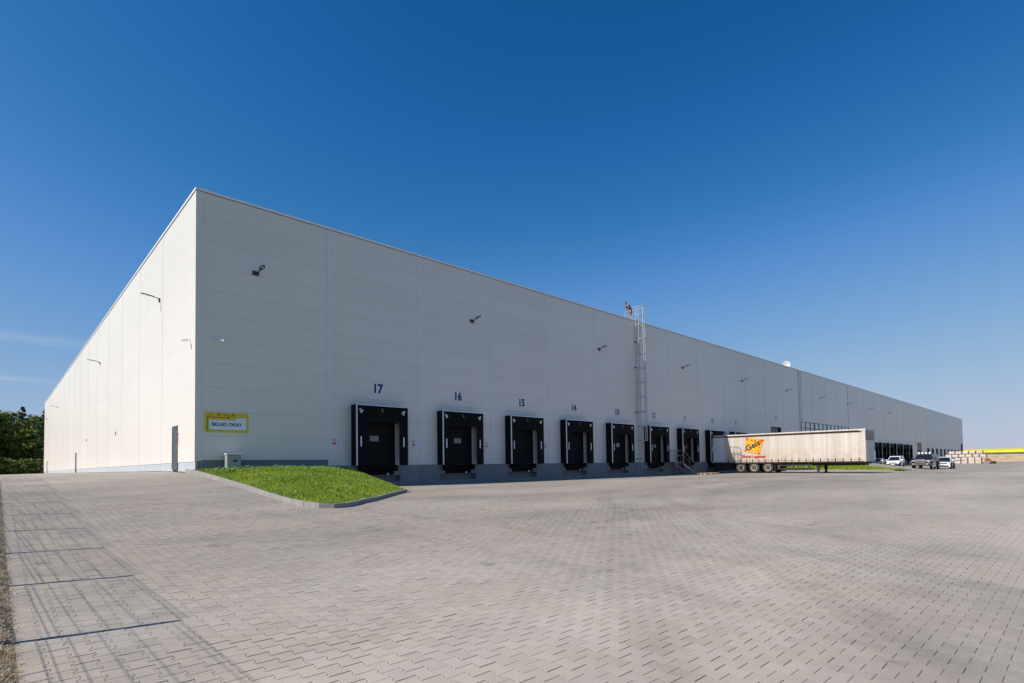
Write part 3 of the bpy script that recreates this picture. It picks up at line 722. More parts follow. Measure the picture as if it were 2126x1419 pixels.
# vertical cover strips
tm = MB().box((-.085, -.018, 0), (.085, 0, 1)).mesh('cover_strip', MT['trim'])
for i, cx in enumerate(colsX[1:-1]):
    z0 = FL; segs = cut((cx-.09, cx+.09, z0, TOP-.03), GATES)
    for q in segs:
        o = mkobj('cover_strip', tm, wh, (cx, 0, q[2])); o.scale = (1 if i < 30 else .7, 1, q[3]-q[2])
tl = MB().box((-.010, -.03, 0), (0, .03, 1)).mesh('cover_strip', MT['trim'])
for cy in colsY[1:-1]:
    o = mkobj('cover_strip', tl, wh, (0, cy, 1.875)); o.scale = (1, 1, TOP-.03-1.875)
MB().box((-.012, -.012, 1.9), (.27, .09, TOP-.03)).build('corner_flashing', MT['panel'], wh)
MB().box((-.012, .09, 1.9), (.09, .16, TOP-.03)).build('corner_flashing', MT['panel'], wh)
MB().box((LR, -.012, FL), (LR+.03, .3, TOP-.03)).build('corner_flashing', MT['trim'], wh)
# coping along both roof edges: shadow gap below, light cap above
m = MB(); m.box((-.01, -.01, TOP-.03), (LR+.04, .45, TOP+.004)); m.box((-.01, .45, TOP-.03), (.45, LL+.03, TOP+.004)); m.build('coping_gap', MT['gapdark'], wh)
m = MB(); m.box((-.04, -.04, TOP+.004), (LR+.04, .5, TOP+.10)); m.box((-.04, .5, TOP+.004), (.5, LL+.04, TOP+.10)); m.build('coping', MT['coping'], wh)
# plinth along the left facade and the first bay
dr = (3.12, 4.15)
ys_ = sorted(set([0.]+colsY[1:-1]+[dr[0], dr[1], 48.0, 49.0, 92.7, 93.7, LL]))
for y0, y1 in zip(ys_[:-1], ys_[1:]):
    if (y0, y1) in ((3.12, 4.15), (48.0, 49.0), (92.7, 93.7)): continue
    MB().box((.015, y0+.006, .6), (TH, y1-.006, 1.862)).build('plinth_panel', MT['plinth_light'], wh)
MB().box((TH+.002, .0, .6), (.38, LL, 1.9)).build('foundation', MT['concrete'], wh)
MB().box((.016, .012, .3), (6.1, .1, 1.925)).build('plinth_panel', MT['concrete'], wh)
# concrete dock base bay by bay, with leveller recess and tail-lift pit
docks_x = [8.98+5.6*k for k in range(9)] + [8.98+5.6*k for k in range(17, 24)]
def base_geo(w, hasdock):
    m = MB(); y0, y1, zb, zt = 0.0, .9, -.3, FL-.004
    if not hasdock: m.box((.008, y0, zb), (w-.008, .36, zt)); return m
    c = w/2
    L, R_ = c-1.42, c+1.42; l2, r2 = c-1.03, c+1.03
    m.box((.008, y0, zb), (L, y1, zt)); m.box((R_, y0, zb), (w-.008, y1, zt))
    m.box((L, y0, zb), (R_, y1, .70)); m.box((L, y0, 1.05), (l2, y1, zt)); m.box((r2, y0, 1.05), (R_, y1, zt))
    m.box((l2, y0+.02, 1.05), (r2, y1, 1.08)); m.box((L, y1, .5), (R_, y1+.05, zt))
    return m
bases = {}
for i in range(1, len(colsX)-1):
    a0, a1 = colsX[i], colsX[i+1]; hd = any(abs((a0+a1)/2-d) < .5 for d in docks_x); key = (round(a1-a0, 2), hd)
    if key not in bases: bases[key] = base_geo(a1-a0, hd).mesh('concrete_base', MT['concrete'])
    mkobj('concrete_base', bases[key], wh, (a0, -.001, 0))
# dock doors with pane and leveller
dd = MB().box((-1.06, -.03, FL+.01), (1.06, -.002, 3.98)).mesh('dock_door', MT['door_dark'])
dp = MB().box((-.27, -.036, 2.95), (.27, -.0305, 3.25)).mesh('pane', MT['doorglass'])
dfr = MB(); dfr.box((-1.14, -.02, FL+.01), (-1.06, -.002, 4.06)); dfr.box((1.06, -.02, FL+.01), (1.10, -.002, 4.06)); dfr.box((-1.06, -.02, 3.98), (1.06, -.002, 4.06)); dfr = dfr.mesh('door_frame', MT['blacksteel'])
lev = MB(); lev.box((-1.2, -.12, 1.36), (1.2, .02, FL-.01)); lev.box((-1.18, -.30, 1.58), (1.0, -.12, 1.63))
lev.box((-.95, -.0, 1.09), (.95, .5, 1.36)); lev = lev.mesh('dock_leveller', MT['black'])
bmp = MB().box((-.11, -.34, 0), (.11, -.12, .34)).mesh('bumper', MT['black'])
lmp = MB(); lmp.lathe([(.0, -.02), (.06, -.02), (.055, .03), (.03, .05)], (0, 0, 0), 'y', 12); lmp = lmp.mesh('dock_light', MT['marker'])
for d in docks_x:
    o = mkobj('dock_door', dd, wh, (d, 0, 0))
    if d != docks_x[3] and d != docks_x[2]: mkobj('pane', dp, o, (-.22 if d < 10 else -.05, 0, 0))
    mkobj('door_frame', dfr, wh, (d, 0, 0))
    o = mkobj('dock_leveller', lev, wh, (d, 0, 0)); o.scale = (1, 1, 1); mkobj('bumper', bmp, o, (-1.08, 0, 1.30+random.uniform(-.03, .03))); mkobj('bumper', bmp, o, (.98, 0, 1.30)); mkobj('dock_light', lmp, o, (.62, -.02, 1.13))
# drive-in gate, ochre gate, far openings, corner gate
def recess(x0, x1, z0, z1, depth, mat, name):
    MB().box((x0, depth, z0), (x1, depth+.05, z1)).build(name, mat, wh)
    m = MB(); m.box((x0-.04, -.012, z1), (x1+.04, depth, z1+.05)); m.box((x0-.04, -.012, z0), (x0, depth, z1)); m.box((x1, -.012, z0), (x1+.04, depth, z1)); m.build('gate_frame', MT['trim'], wh)
recess(63.55, 67.0, FL, 5.93, .55, MT['gate'], 'drive_in_gate')
recess(147.6, 152.4, FL, 5.6, .12, MT['ochre'], 'boarded_gate')
MB().box((147.3, -.03, 3.6), (152.7, -.014, 3.75)).build('gate_rail', MT['redbrown'], wh)
for k in range(27, 36): cx = 9.0+5.6*k; recess(cx-1.45, cx+1.45, FL, 4.38, .6, MT['black'], 'dock_opening')
recess(210.2, 213.6, FL, 6.3, .5, MT['black'], 'corner_gate')
# office window band
win = MB()
def win_geo():
    m = MB(); X0, X1, Z0, Z1 = 74.1, 95.8, 4.6, 7.05
    m.box((X0, -.03, Z1-.07), (X1, .12, Z1)); m.box((X0, -.03, Z0), (X1, .12, Z0+.07)); m.box((X0, -.03, 6.14), (X1, .12, 6.22))
    bw = (X1-X0)/4
    for b_ in range(5):
        xx = X0+b_*bw; w = .16; m.box((max(X0, xx-w), -.031, Z0), (min(X1, xx+w), .121, Z1))
        if b_ < 4:
            for q in (1, 2): m.box((xx+bw*q/3-.06, -.0305, Z0), (xx+bw*q/3+.06, .1205, Z1))
    return m
wf = win_geo().build('window', MT['lampdark'], wh)
pn = MB().box((0, .03, 0), (1, .045, 1)).mesh('pane', MT['glass'])
for b_ in range(4):
    for q in range(3):
        bw = (95.8-74.1)/4; xa = 74.1+b_*bw+q*bw/3
        for z0, z1 in ((4.67, 6.14), (6.22, 6.98)):
            o = mkobj('pane', pn, wf, (xa+.03, 0, z0)); o.scale = (bw/3-.06, 1, z1-z0)
# downpipe pair near the office bay, roof hatch pole
m = MB(); m.bar((73.6, -.06, 1.7), (73.6, -.06, 14.25), .035); m.build('downpipe', MT['galv'], wh)
m = MB(); m.bar((74.35, -.05, 7.1), (74.35, -.05, 13.9), .022); m.build('downpipe', MT['galv'], wh)
# doors in the left facade
def side_door(y0, y1, z0, z1):
    o = MB().box((-.015, y0, z0), (TH, y1, z1)).build('door', MT['greydoor'], wh)
    m = MB(); m.box((-.03, y0-.05, z0), (.0, y0, z1+.05)); m.box((-.03, y1, z0), (0, y1+.05, z1+.05)); m.box((-.03, y0, z1), (0, y1, z1+.05)); m.build('door_frame', MT['greydoor'], o)
    m = MB(); m.box((-.07, y0+.12, z0+1.02), (-.02, y0+.25, z0+1.05)); m.box((-.022, y0+.10, z0+.95), (-.016, y0+.16, z0+1.12)); m.build('handle', MT['alu'], o)
side_door(3.14, 4.13, 1.55, 3.62); side_door(48.02, 48.98, 1.6, 3.6); side_door(92.72, 93.68, 1.6, 3.5)

# ------------------------------------------------------------------ dock shelters
def shelter():
    r = empty('dock_shelter', (8.98, 0, 0), '', 'dock shelter', 'dock shelters along the shaded facade')
    D = .6; w = 1.57; z0, z1 = FL-.02, 4.87; ow = 1.03; oz = 3.94
    MB().box((-w, -D, z0), (-w+.03, -.003, z1)).build('side_wall', MT['curtain'], r)
    MB().box((w-.03, -D, z0), (w, -.003, z1)).build('side_wall', MT['curtain'], r)
    MB().box((-w+.03, -D, z1-.03), (w-.03, -.003, z1)).build('top_cover', MT['curtain'], r)
    for s in (-1, 1):
        m = MB(); n = 7
        a, b = sorted((s*(w-.035), s*(ow+.0))); m.box((a, -D-.012, z0+.02), (b, -D, z1-.06)); m.build('side_curtain', MT['curtain'], r)
        MB().box((s*1.31-.035, -D-.02, 2.63), (s*1.31+.035, -D-.0125, 3.17)).build('marker', MT['marker'], r)
        # corner guide marks
        m = MB()
        for off, l in ((.13, .11), (0, .20)):
            p = Vector((s*(1.27+off*.62), -D-.016, 4.50+off*.72)); q = Vector((s*.66, 0, -.75))
            perp = Vector((-q.z, 0, q.x))
            a_ = p - q*l/2; b_ = p + q*l/2; t = .040
            m.add([tuple(a_-perp*t), tuple(b_-perp*t), tuple(b_+perp*t), tuple(a_+perp*t)] + [tuple(v_+Vector((0, .006, 0))) for v_ in (a_-perp*t, b_-perp*t, b_+perp*t, a_+perp*t)],
                  [(0,1,2,3),(4,7,6,5),(0,4,5,1),(1,5,6,2),(2,6,7,3),(3,7,4,0)])
        m.build('corner_marker', MT['marker'], r)
    MB().box((-ow-.02, -D-.018, oz), (ow+.02, -D-.004, z1-.06)).build('head_curtain', MT['curtain'], r)
    MB().box((-w-.012, -D-.03, z0), (-w+.045, -D+.03, z1)).build('edge_trim', MT['alu'], r)
    MB().box((w-.03, -D-.03, z0+.02), (w+.012, -D+.02, z1)).build('edge_trim', MT['lampdark'], r)
    MB().box((-w+.045, -D-.03, z1-.035), (w+.03, -D+.03, z1+.012)).build('edge_trim', MT['alu'], r)
    # small maker's emblem: a swirl over a bar
    m = MB(); pts = []
    for i in range(15):
        t = i/14*4.4+.6; rr = .03+.055*(i/14); pts.append((-.02+rr*math.cos(t), -D-.022, 4.66+rr*math.sin(t)))
    m.path(pts, .011, 4); m.box((-.07, -D-.024, 4.535), (.07, -D-.019, 4.555)); m.build('emblem', MT['cabinet'], r)
    return r
s0 = shelter(); names = [17-k for k in range(9)]
for k, d in enumerate(docks_x):
    o = s0 if k == 0 else copy_tree(s0)
    o.location = (d, 0, 0)
    if k < 9:
        extra = {0: ', next to the lawn', 3: ', fourth from the corner', 5: ', just right of the ladder', 6: ', above the steel stairs', 7: ' where the trailer is docked', 8: ' hidden by the trailer'}.get(k, '')
        W_ = ['seventeen', 'sixteen', 'fifteen', 'fourteen', 'thirteen', 'twelve', 'eleven', 'ten', 'nine']
        o['label'] = 'black dock shelter under the number %s%s' % (W_[k], extra)
    else:
        o['label'] = 'black dock shelter in the far row behind the white van, %s from the left' % ['first', 'second', 'third', 'fourth', 'fifth', 'sixth', 'seventh'][k-9]

# numbers over the docks
NUMW = {17:'seventeen',16:'sixteen',15:'fifteen',14:'fourteen',13:'thirteen',12:'twelve',11:'eleven',10:'ten',9:'nine',8:'eight'}
def number(n, x, z):
    r = empty('dock_number', (x, 0, z), 'navy number %s on a pale sticker above its %s' % (NUMW[n], 'gate' if n == 8 else 'dock'), 'number sign', 'dock numbers on the facade')
    MB().box((-.33, -.004, -.30), (.33, -.001, .30)).build('sticker', MT['foil'], r)
    me = text_mesh('digits', str(n), .68, MT['navy'], .03 if n > 12 else .016, xs=.92)
    mkobj('digits', me, r, (0, -.011, -.0), rot=ROT_R)
for k in range(9): number(17-k, 9.01+5.6*k, 5.86)
number(8, 65.33, 7.03)

# prohibition stickers beside the docks
def nosmoke():
    r = empty('prohibition_sign', (6.55, 0, 2.9), '', 'warning sign', 'prohibition stickers between the docks')
    MB().box((-.20, -.006, -.20), (.30, -.001, .20)).build('sticker', MT['sticker'], r)
    m = MB(); n = 20; R0, R1 = .105, .083; cx, cz = -.09, .07; V = []; Fc = []
    for i in range(n):
        t = 2*math.pi*i/n; V += [(cx+R0*math.cos(t), -.0085, cz+R0*math.sin(t)), (cx+R1*math.cos(t), -.0085, cz+R1*math.sin(t))]
    for i in range(n): j = (i+1) % n; Fc.append((2*i, 2*j, 2*j+1, 2*i+1))
    m.add(V, Fc); m.add([(cx-.07, -.0085, cz+.055), (cx-.055, -.0085, cz+.07), (cx+.07, -.0085, cz-.055), (cx+.055, -.0085, cz-.07)], [(0, 1, 2, 3)])
    m.build('ring', MT['red'], r, fix=False)
    MB().box((cx-.015, -.0078, cz-.05), (cx+.02, -.0065, cz+.05)).build('figure', MT['textdark'], r)
    MB().box((cx-.10, -.009, -.155), (cx+.10, -.0065, -.06)).build('red_bar', MT['red'], r)
    m = MB()
    for zz in (.13, .09, .05, -.05, -.09, -.13): m.box((.06, -.008, zz-.008), (.25, -.0065, zz+.008))
    m.build('text_lines', MT['cabinet'], r)
    return r
n0 = nosmoke()
for k, (x, lab) in enumerate([(6.55, 'small red and white prohibition sticker left of dock seventeen'), (11.43, 'small red and white prohibition sticker right of dock seventeen'), (17.03, 'small red and white prohibition sticker right of dock sixteen'),
                              (22.65, 'small red and white prohibition sticker right of dock fifteen'), (39.4, 'small red and white prohibition sticker above the steel stairs')]):
    o = n0 if k == 0 else copy_tree(n0); o.location = (x, 0, 2.9); o['label'] = lab
# red notice by the left facade door
r = empty('fire_notice', (0, 3.02, 3.05), 'small pale notice with red marks right of the grey side door', 'notice')
MB().box((-.006, -.12, -.28), (-.001, .0, .28)).build('sticker', MT['sticker'], r)
m = MB(); m.box((-.009, -.1, .12), (-.0065, -.02, .24)); m.box((-.009, -.09, -.12), (-.0065, -.04, .06)); m.box((-.009, -.10, -.24), (-.0065, -.02, -.16)); m.build('red_marks', MT['red'], r)

# yellow sign
r = empty('direction_sign', (.36, -.012, 3.19), 'yellow sign with red arrow and white SKLAD OKAY field by the corner', 'sign')
MB().box((0, 0, 0), (1.87, .01, .91)).build('board', MT['yellow'], r)
MB().extr([(.195, .125), (1.77, .125), (1.77, .69), (1.30, .69), (1.30, .575), (.195, .575)], lambda p, s: (p[0], -.004+.003*s, p[1])).build('white_field', MT['sticker'], r)
m = MB()
for a, b in (((.185, .115), (1.78, .125)), ((1.77, .125), (1.78, .70)), ((1.29, .69), (1.77, .70)), ((1.29, .575), (1.30, .69)), ((.185, .575), (1.29, .585)), ((.185, .125), (.195, .575))):
    m.box((a[0], -.005, a[1]), (b[0], -.0005, b[1]))
m.build('outline', MT['greydoor'], r)
m = MB(); m.box((.10, -.004, .06), (.135, -.0005, .70)); m.box((.135, -.004, .67), (.97, -.0005, .70)); m.extr([(.97, .63), (1.08, .685), (.97, .74)], lambda p, s: (p[0], -.004+.003*s, p[1])); m.build('arrow', MT['signred'], r)
mkobj('lettering', text_mesh('lettering', 'SKLAD OKAY',   .215, MT['textdark'], .006, xs=.98), r, (.93, -.007, .36), rot=ROT_R)
mkobj('lettering', text_mesh('lettering', '18 + 19 + 20', .15, MT['signred'], .003, align='LEFT', xs=.95), r, (.50, -.004, .80), rot=ROT_R)
mkobj('lettering', text_mesh('lettering', 'vrata \u010d.', .10, MT['signred'], .001, align='LEFT', xs=.9), r, (.12, -.004, .795), rot=ROT_R)
mkobj('lettering', text_mesh('lettering', '- - - - - - - -  1 - 7', .07, MT['textdark'], .001, align='LEFT'), r, (.21, -.004, .07), rot=ROT_R)
# electric cabinet
r = empty('utility_cabinet', (1.12, -.66, 1.48), 'grey utility cabinet with pale lid standing on the lawn by the wall', 'cabinet')
MB().box((0, 0, 0), (.58, .34, .70)).build('body', MT['cabinet'], r, bevel=.01)
MB().box((-.03, -.03, .70), (.61, .37, .745)).build('lid', MT['white'], r, bevel=.008)
MB().box((.04, -.012, .04), (.54, -.001, .66)).build('door', MT['cabinet'], r)
MB().box((.26, -.018, .36), (.42, -.0125, .46)).build('label_plate', MT['textdark'], r)

# wall lamps
def lamp():
    r = empty('wall_lamp', (0, 0, 0), '', 'wall lamp', 'lamps on brackets along the shaded facade')
    MB().box((-.17, -.05, -.12), (.17, -.001, .12)).build('bracket_plate', MT['lampdark'], r, bevel=.01)
    MB().path([(.12, -.03, .02), (.14, -.12, .11), (.15, -.3, .15)], .028, 8).build('arm', MT['lampdark'], r)
    m = MB(); pr = [(0, .045), (.08, .075), (.22, .115), (.36, .12), (.46, .10), (.54, .04)]; n = len(pr)
    V = [(.15+s*w, -.24-t, .14+t*.16+dz) for dz in (0, .05) for s in (-1, 1) for t, w in pr]
    Fc = []
    for i in range(n-1): Fc += [(i, i+1, n+i+1, n+i), (2*n+i, 3*n+i, 3*n+i+1, 2*n+i+1), (i, 2*n+i, 2*n+i+1, i+1), (n+i, n+i+1, 3*n+i+1, 3*n+i)]
    Fc += [(0, n, 3*n, 2*n), (n-1, 3*n-1, 4*n-1, 2*n-1)]
    m.add(V, Fc); h = m.build('lamp_head', MT['lampdark'], r)
    MB().add([(.15-.06, -.50, .175), (.15+.06, -.50, .175), (.15+.06, -.66, .2), (.15-.06, -.66, .2)], [(0, 1, 2, 3)]) 
    q = MB(); q.hexa([(.09, -.52, .17), (.21, -.52, .17), (.21, -.68, .196), (.09, -.68, .196), (.09, -.52, .184), (.21, -.52, .184), (.21, -.68, .21), (.09, -.68, .21)]); q.build('lamp_glass', MT['lampglass'], h)
    r.scale = (.88, .95, .85)
    return r
l0 = lamp(); ords = ['first', 'second', 'third', 'fourth', 'fifth', 'sixth', 'seventh', 'eighth', 'ninth', 'tenth']
for k in range(10):
    o = l0 if k == 0 else copy_tree(l0); o.location = (2.53+13.3*k, 0, 10.85)
    o['label'] = '%s dark bracket lamp from the corner on the shaded facade' % ords[k]
    if k == 0: o['label'] = 'dark bracket lamp high above the yellow sign, first from the corner'
    if k == 2: o['label'] = 'dark bracket lamp just left of the roof ladder, third from the corner'
for k, (yy, lab) in enumerate([(7.31, 'dark bracket lamp nearest the corner on the sunlit side facade'), (30.4, 'second bracket lamp from the corner on the sunlit side facade'), (72.7, 'third bracket lamp on the sunlit side facade, low over the far doors'), (95.1, 'last tiny bracket lamp at the far end of the sunlit facade')]):
    o = copy_tree(l0); o.location = (0, yy, 10.75); o.rotation_euler = (0, 0, -math.pi/2); o.scale = (.55, 1.15, .8); o['label'] = lab; o['group'] = 'lamps on brackets along the sunlit facade'
# cameras
def cctv(loc, rz, lab):
    r = empty('security_camera', loc, lab, 'security camera', rz=rz); r.scale = (.75, .75, .75)
    MB().box((-.05, -.03, -.07), (.05, -.001, .07)).build('mount', MT['white'], r)
    MB().path([(0, -.03, 0), (0, -.18, .04), (.02, -.28, .0)], .02, 6).build('arm', MT['white'], r)
    MB().hexa([(-.05, -.20, -.10), (.09, -.16, -.10), (.22, -.44, -.15), (.08, -.50, -.15), (-.05, -.20, .0), (.09, -.16, .0), (.22, -.44, -.05), (.08, -.50, -.05)]).build('housing', MT['white'], r, bevel=.012)
    MB().lathe([(.035, 0), (.035, .02)], (.15, -.485, -.10), 'y', 10).build('lens', MT['carglass'], r)
cctv((.85, 0, 7.42), .5, 'white security camera on the shaded facade right of the corner')
cctv((0, .85, 7.42), -math.pi/2, 'white security camera on the sunlit facade left of the corner')
cctv((70.2, 0, 7.6), .3, 'small security camera on the shaded facade right of the number eight')
cctv((139.5, 0, 7.4), .3, 'tiny security camera on the far facade above the dark dock row')
# little sockets on the left facade
for k, (yy, z_) in enumerate([(39.2, 4.6), (21.65, 4.3)]):
    m = MB(); m.box((-.06, -.05, -.12), (-.001, .05, .12)); o = m.build('wall_fitting', MT['cabinet'], None, (0, yy, z_)); tag(o, ['tiny grey wall fitting on the sunlit facade, the further one', 'tiny grey wall fitting on the sunlit facade, the nearer one'][k], 'wall fitting', 'wall fittings on the sunlit facade')

# ------------------------------------------------------------------ roof ladder with cage
def ladder():
    r = empty('caged_ladder', (34.5, 0, .45), 'tall galvanised caged ladder up the facade between docks thirteen and twelve', 'ladder')
    z0 = .45
    def b(name, m, mat='galv', p=r): return m.build(name, MT[mat], p, (-34.5, 0, -z0))
    for s in (-.24, .24): b('rail', MB().bar((34.5+s, -.16, 1.1), (34.5+s, -.16, 15.25), .034, 6))
    k = 0; z = 1.35; rung = MB().bar((-.24, 0, 0), (.24, 0, 0), .018, 5).mesh('rung', MT['galv'])
    while z < 14.0: mkobj('rung', rung, r, (0, -.16, z-z0)); z += .28
    N = 9
    def arc(i): t = math.pi*(i/(N-1)); return (34.5-.36*math.cos(t), -.18-.68*math.sin(t)**.8)
    for z in [3.52+1.27*i for i in range(9)]+[14.55, 15.25]:
        m = MB()
        pts = [arc(i) for i in range(N)]
        for (xa, ya), (xb, yb) in zip(pts[:-1], pts[1:]): m.bar((xa, ya, z), (xb, yb, z), .028, 5)
        b('hoop', m)
    for i in (1, 3, 4, 5, 7):
        xa, ya = arc(i); b('cage_bar', MB().bar((xa, ya, 3.52), (xa, ya, 15.25), .024, 5))
    for z in (1.95, 5.99, 9.95, 12.18):
        m = MB(); m.bar((34.26, -.16, z), (34.26, 0, z), .02, 5); m.bar((34.74, -.16, z), (34.74, 0, z), .02, 5); m.box((34.12, -.05, z-.05), (34.42, -.001, z+.05)); b('wall_bracket', m, 'lampdark')
    # walk-through handrails onto the roof
    for s in (-1, 1):
        m = MB(); x = 34.5+s*.34; m.path([(x, -.16, 15.25), (x-.05, .75, 15.22), (x-.05, .95, 14.15)], .022, 6); m.path([(x, -.16, 14.7), (x-.05, .85, 14.68)], .018, 6); b('handrail', m)
    b('step_plate', MB().box((34.2, -.12, 14.165), (34.8, .6, 14.19)))
ladder()

# ------------------------------------------------------------------ person leaning over the rail on the roof
def skinned(name, joints, edges, mat, parent, loc, sub=1):
    me = bpy.data.meshes.new(name); me.from_pydata([j[0] for j in joints], edges, [])
    o = bpy.data.objects.new(name, me); COL.objects.link(o)
    md = o.modifiers.new('skin', 'SKIN'); md.use_smooth_shade = True
    for i, j in enumerate(joints):
        sv = me.skin_vertices[0].data[i]; rr = j[1]; sv.radius = (rr, rr) if not isinstance(rr, tuple) else rr; sv.use_root = (i == 0)
    s = o.modifiers.new('sub', 'SUBSURF'); s.levels = sub; s.render_levels = sub
    dg = bpy.context.evaluated_depsgraph_get(); m2_ = bpy.data.meshes.new_from_object(o.evaluated_get(dg))
    bpy.data.objects.remove(o); m2_.materials.clear(); m2_.materials.append(MT[mat])
    return mkobj(name, m2_, parent, loc)
def person():
    r = empty('person', (34.14, .30, 14.16), 'person in dark shirt and brown shorts leaning over the roof edge beside the ladder', 'person')
    # local frame: facing -X/-Y, hips over feet, torso bent forward
    f = Vector((-.93, .36, 0)); s = Vector((-.36, -.93, 0))
    def P(a, b, z): v = f*a*1.15 + s*b; return (v.x, v.y, z*.93 if z > .3 else z)
    J = [(P(0, 0, .92), (.15, .11)), (P(.05, 0, 1.08), (.14, .10)), (P(.16, 0, 1.26), (.16, .11)), (P(.25, 0, 1.38), (.13, .09)), (P(.31, 0, 1.45), .055), (P(.39, 0, 1.53), .09), (P(.42, 0, 1.60), .085),
         (P(0, .10, .84), .085), (P(.03, .12, .48), .058), (P(-.02, .12, .09), .038), (P(.13, .13, .04), .035),
         (P(0, -.10, .84), .085), (P(.05, -.12, .48), .058), (P(.0, -.12, .09), .038), (P(.15, -.13, .04), .035),
         (P(.23, .20, 1.36), .055), (P(.28, .26, 1.10), .042), (P(.45, .24, .98), .032), (P(.52, .22, .97), .03),
         (P(.23, -.20, 1.36), .055), (P(.26, -.27, 1.10), .042), (P(.44, -.25, .98), .032), (P(.51, -.23, .97), .03)]
    E_ = [(0,1),(1,2),(2,3),(3,4),(4,5),(5,6),(0,7),(7,8),(8,9),(9,10),(0,11),(11,12),(12,13),(13,14),(3,15),(15,16),(16,17),(17,18),(3,19),(19,20),(20,21),(21,22)]
    body = skinned('body', J, E_, 'skin', r, (0, 0, 0), 2)
    sh = [(P(.0, 0, .98), (.165, .125)), (P(.05, 0, 1.10), (.17, .15)), (P(.16, 0, 1.27), (.19, .17)), (P(.245, 0, 1.385), (.15, .14)), (P(.23, .19, 1.36), .085), (P(.26, .25, 1.14), .07), (P(.23, -.19, 1.36), .085), (P(.25, -.25, 1.14), .07)]
    skinned('shirt', sh, [(0,1),(1,2),(2,3),(3,4),(4,5),(3,6),(6,7)], 'shirt', r, (0, 0, 0), 2)
    st = [(P(0, 0, .95), (.168, .13)), (P(0, 0, .88), (.16, .13)), (P(0, .10, .80), .105), (P(.025, .12, .55), .085), (P(0, -.10, .80), .105), (P(.04, -.12, .55), .085)]
    skinned('shorts', st, [(0,1),(1,2),(2,3),(1,4),(4,5)], 'shorts', r, (0, 0, 0), 2)
    m = MB(); c = Vector(P(.385, 0, 1.60)); m.lathe([(.02, .098), (.06, .09), (.092, .05), (.10, .0), (.088, -.05)], c, 'z', 14); m.build('hair', MT['hair'], r, smooth=True)
    for b_ in (.12, -.125):
        q = Vector(P(.07, b_, .0)); m = MB(); a_ = f*.13; w_ = s*.05
        m.hexa([tuple(q-a_-w_), tuple(q+a_-w_), tuple(q+a_+w_), tuple(q-a_+w_), tuple(q-a_-w_+up*.09), tuple(q+a_-w_+up*.05), tuple(q+a_+w_+up*.05), tuple(q-a_+w_+up*.09)]); m.build('shoe', MT['shoe'], r, bevel=.015)
    # face: nose and ears as small volumes, bag at the hip
    m = MB(); n_ = Vector(P(.485, 0, 1.555)); m.lathe([(.02, -.03), (.012, .03)], n_, 'z', 6); m.build('nose', MT['skin'], r)
    m = MB(); q = Vector(P(-.16, -.16, .98)); m.hexa([tuple(q+f*a+s*b+up*c_) for a, b, c_ in ((-.07,-.12,-.2),(.07,-.12,-.2),(.07,.12,-.2),(-.07,.12,-.2),(-.05,-.10,.16),(.05,-.10,.16),(.05,.10,.16),(-.05,.10,.16))]); m.build('shoulder_bag', MT['shoe'], r, bevel=.03)
person()

# dish on the roof
r = empty('satellite_dish', (74.0, 1.6, 14.0), 'round pale satellite dish peeking over the roof edge', 'satellite dish')
d_ = (EYE-Vector((74.0, 1.6, 15.1))).normalized()
m = MB(); m.lathe([(.01, .0), (.25, .03), (.42, .09), (.50, .14), (.50, .155), (.42, .11), (.25, .05), (.01, .02)], (0, 0, 0), 'z', 24)
o = m.build('dish', MT['dome'], r, (0, 0, 1.12), smooth=True); o.rotation_euler = d_.to_track_quat('Z', 'Y').to_euler()
MB().bar((0, .1, -.1), (0, .05, 1.1), .03, 6).build('mast', MT['galv'], r)
o = MB().bar((0, 0, 0), (0, 0, .28), .012, 5).build('feed_arm', MT['galv'], r, (0, -.05, 1.12))

# ------------------------------------------------------------------ stairs to the platform between docks 12 and 11
def stairs():
    r = empty('steel_stairs', (38.7, 0, .45), 'grey steel stairs with handrails up to the dock base left of dock eleven', 'stairs')
    g = lambda n, m: m.build(n, MT['galvstair'], r, (-38.7, 0, -.45))
    g('landing', MB().box((38.62, -1.25, 1.58), (39.9, -.01, 1.63)))
    n = 6; X0, X1 = 39.9, 41.95; 
    for i in range(n):
        x = X0+(X1-X0)*(i)/n; z = 1.62-(i+1)*1.17/(n+1); g('tread', MB().box((x, -1.2, z-.03), (x+.32, -.35, z)))
    for y in (-1.23, -.34):
        m = MB(); m.hexa([(X0-.05, y, 1.36), (X1+.15, y, .44), (X1+.15, y+.03, .44), (X0-.05, y+.03, 1.36), (X0-.05, y, 1.60), (X1+.15, y, .66), (X1+.15, y+.03, .66), (X0-.05, y+.03, 1.60)]); g('stringer', m)
        m = MB(); m.path([(38.65, y, 2.68), (39.95, y, 2.68), (42.05, y, 1.52), (42.1, y, .46)], .024, 6); m.path([(38.65, y, 2.2), (39.95, y, 2.2), (42.0, y, 1.05)], .016, 5)
        m.bar((39.92, y, 1.2), (39.92, y, 2.68), .022, 5); m.bar((38.65, y, .46), (38.65, y, 2.68), .022, 5); m.bar((41.0, y, .9), (41.0, y, 2.08), .022, 5); g('handrail', m)
    m = MB(); m.bar((38.65, -1.23, 2.68), (38.65, -.34, 2.68), .022, 5); m.bar((38.65, -1.23, 2.2), (38.65, -.34, 2.2), .016, 5); g('handrail', m)
stairs()
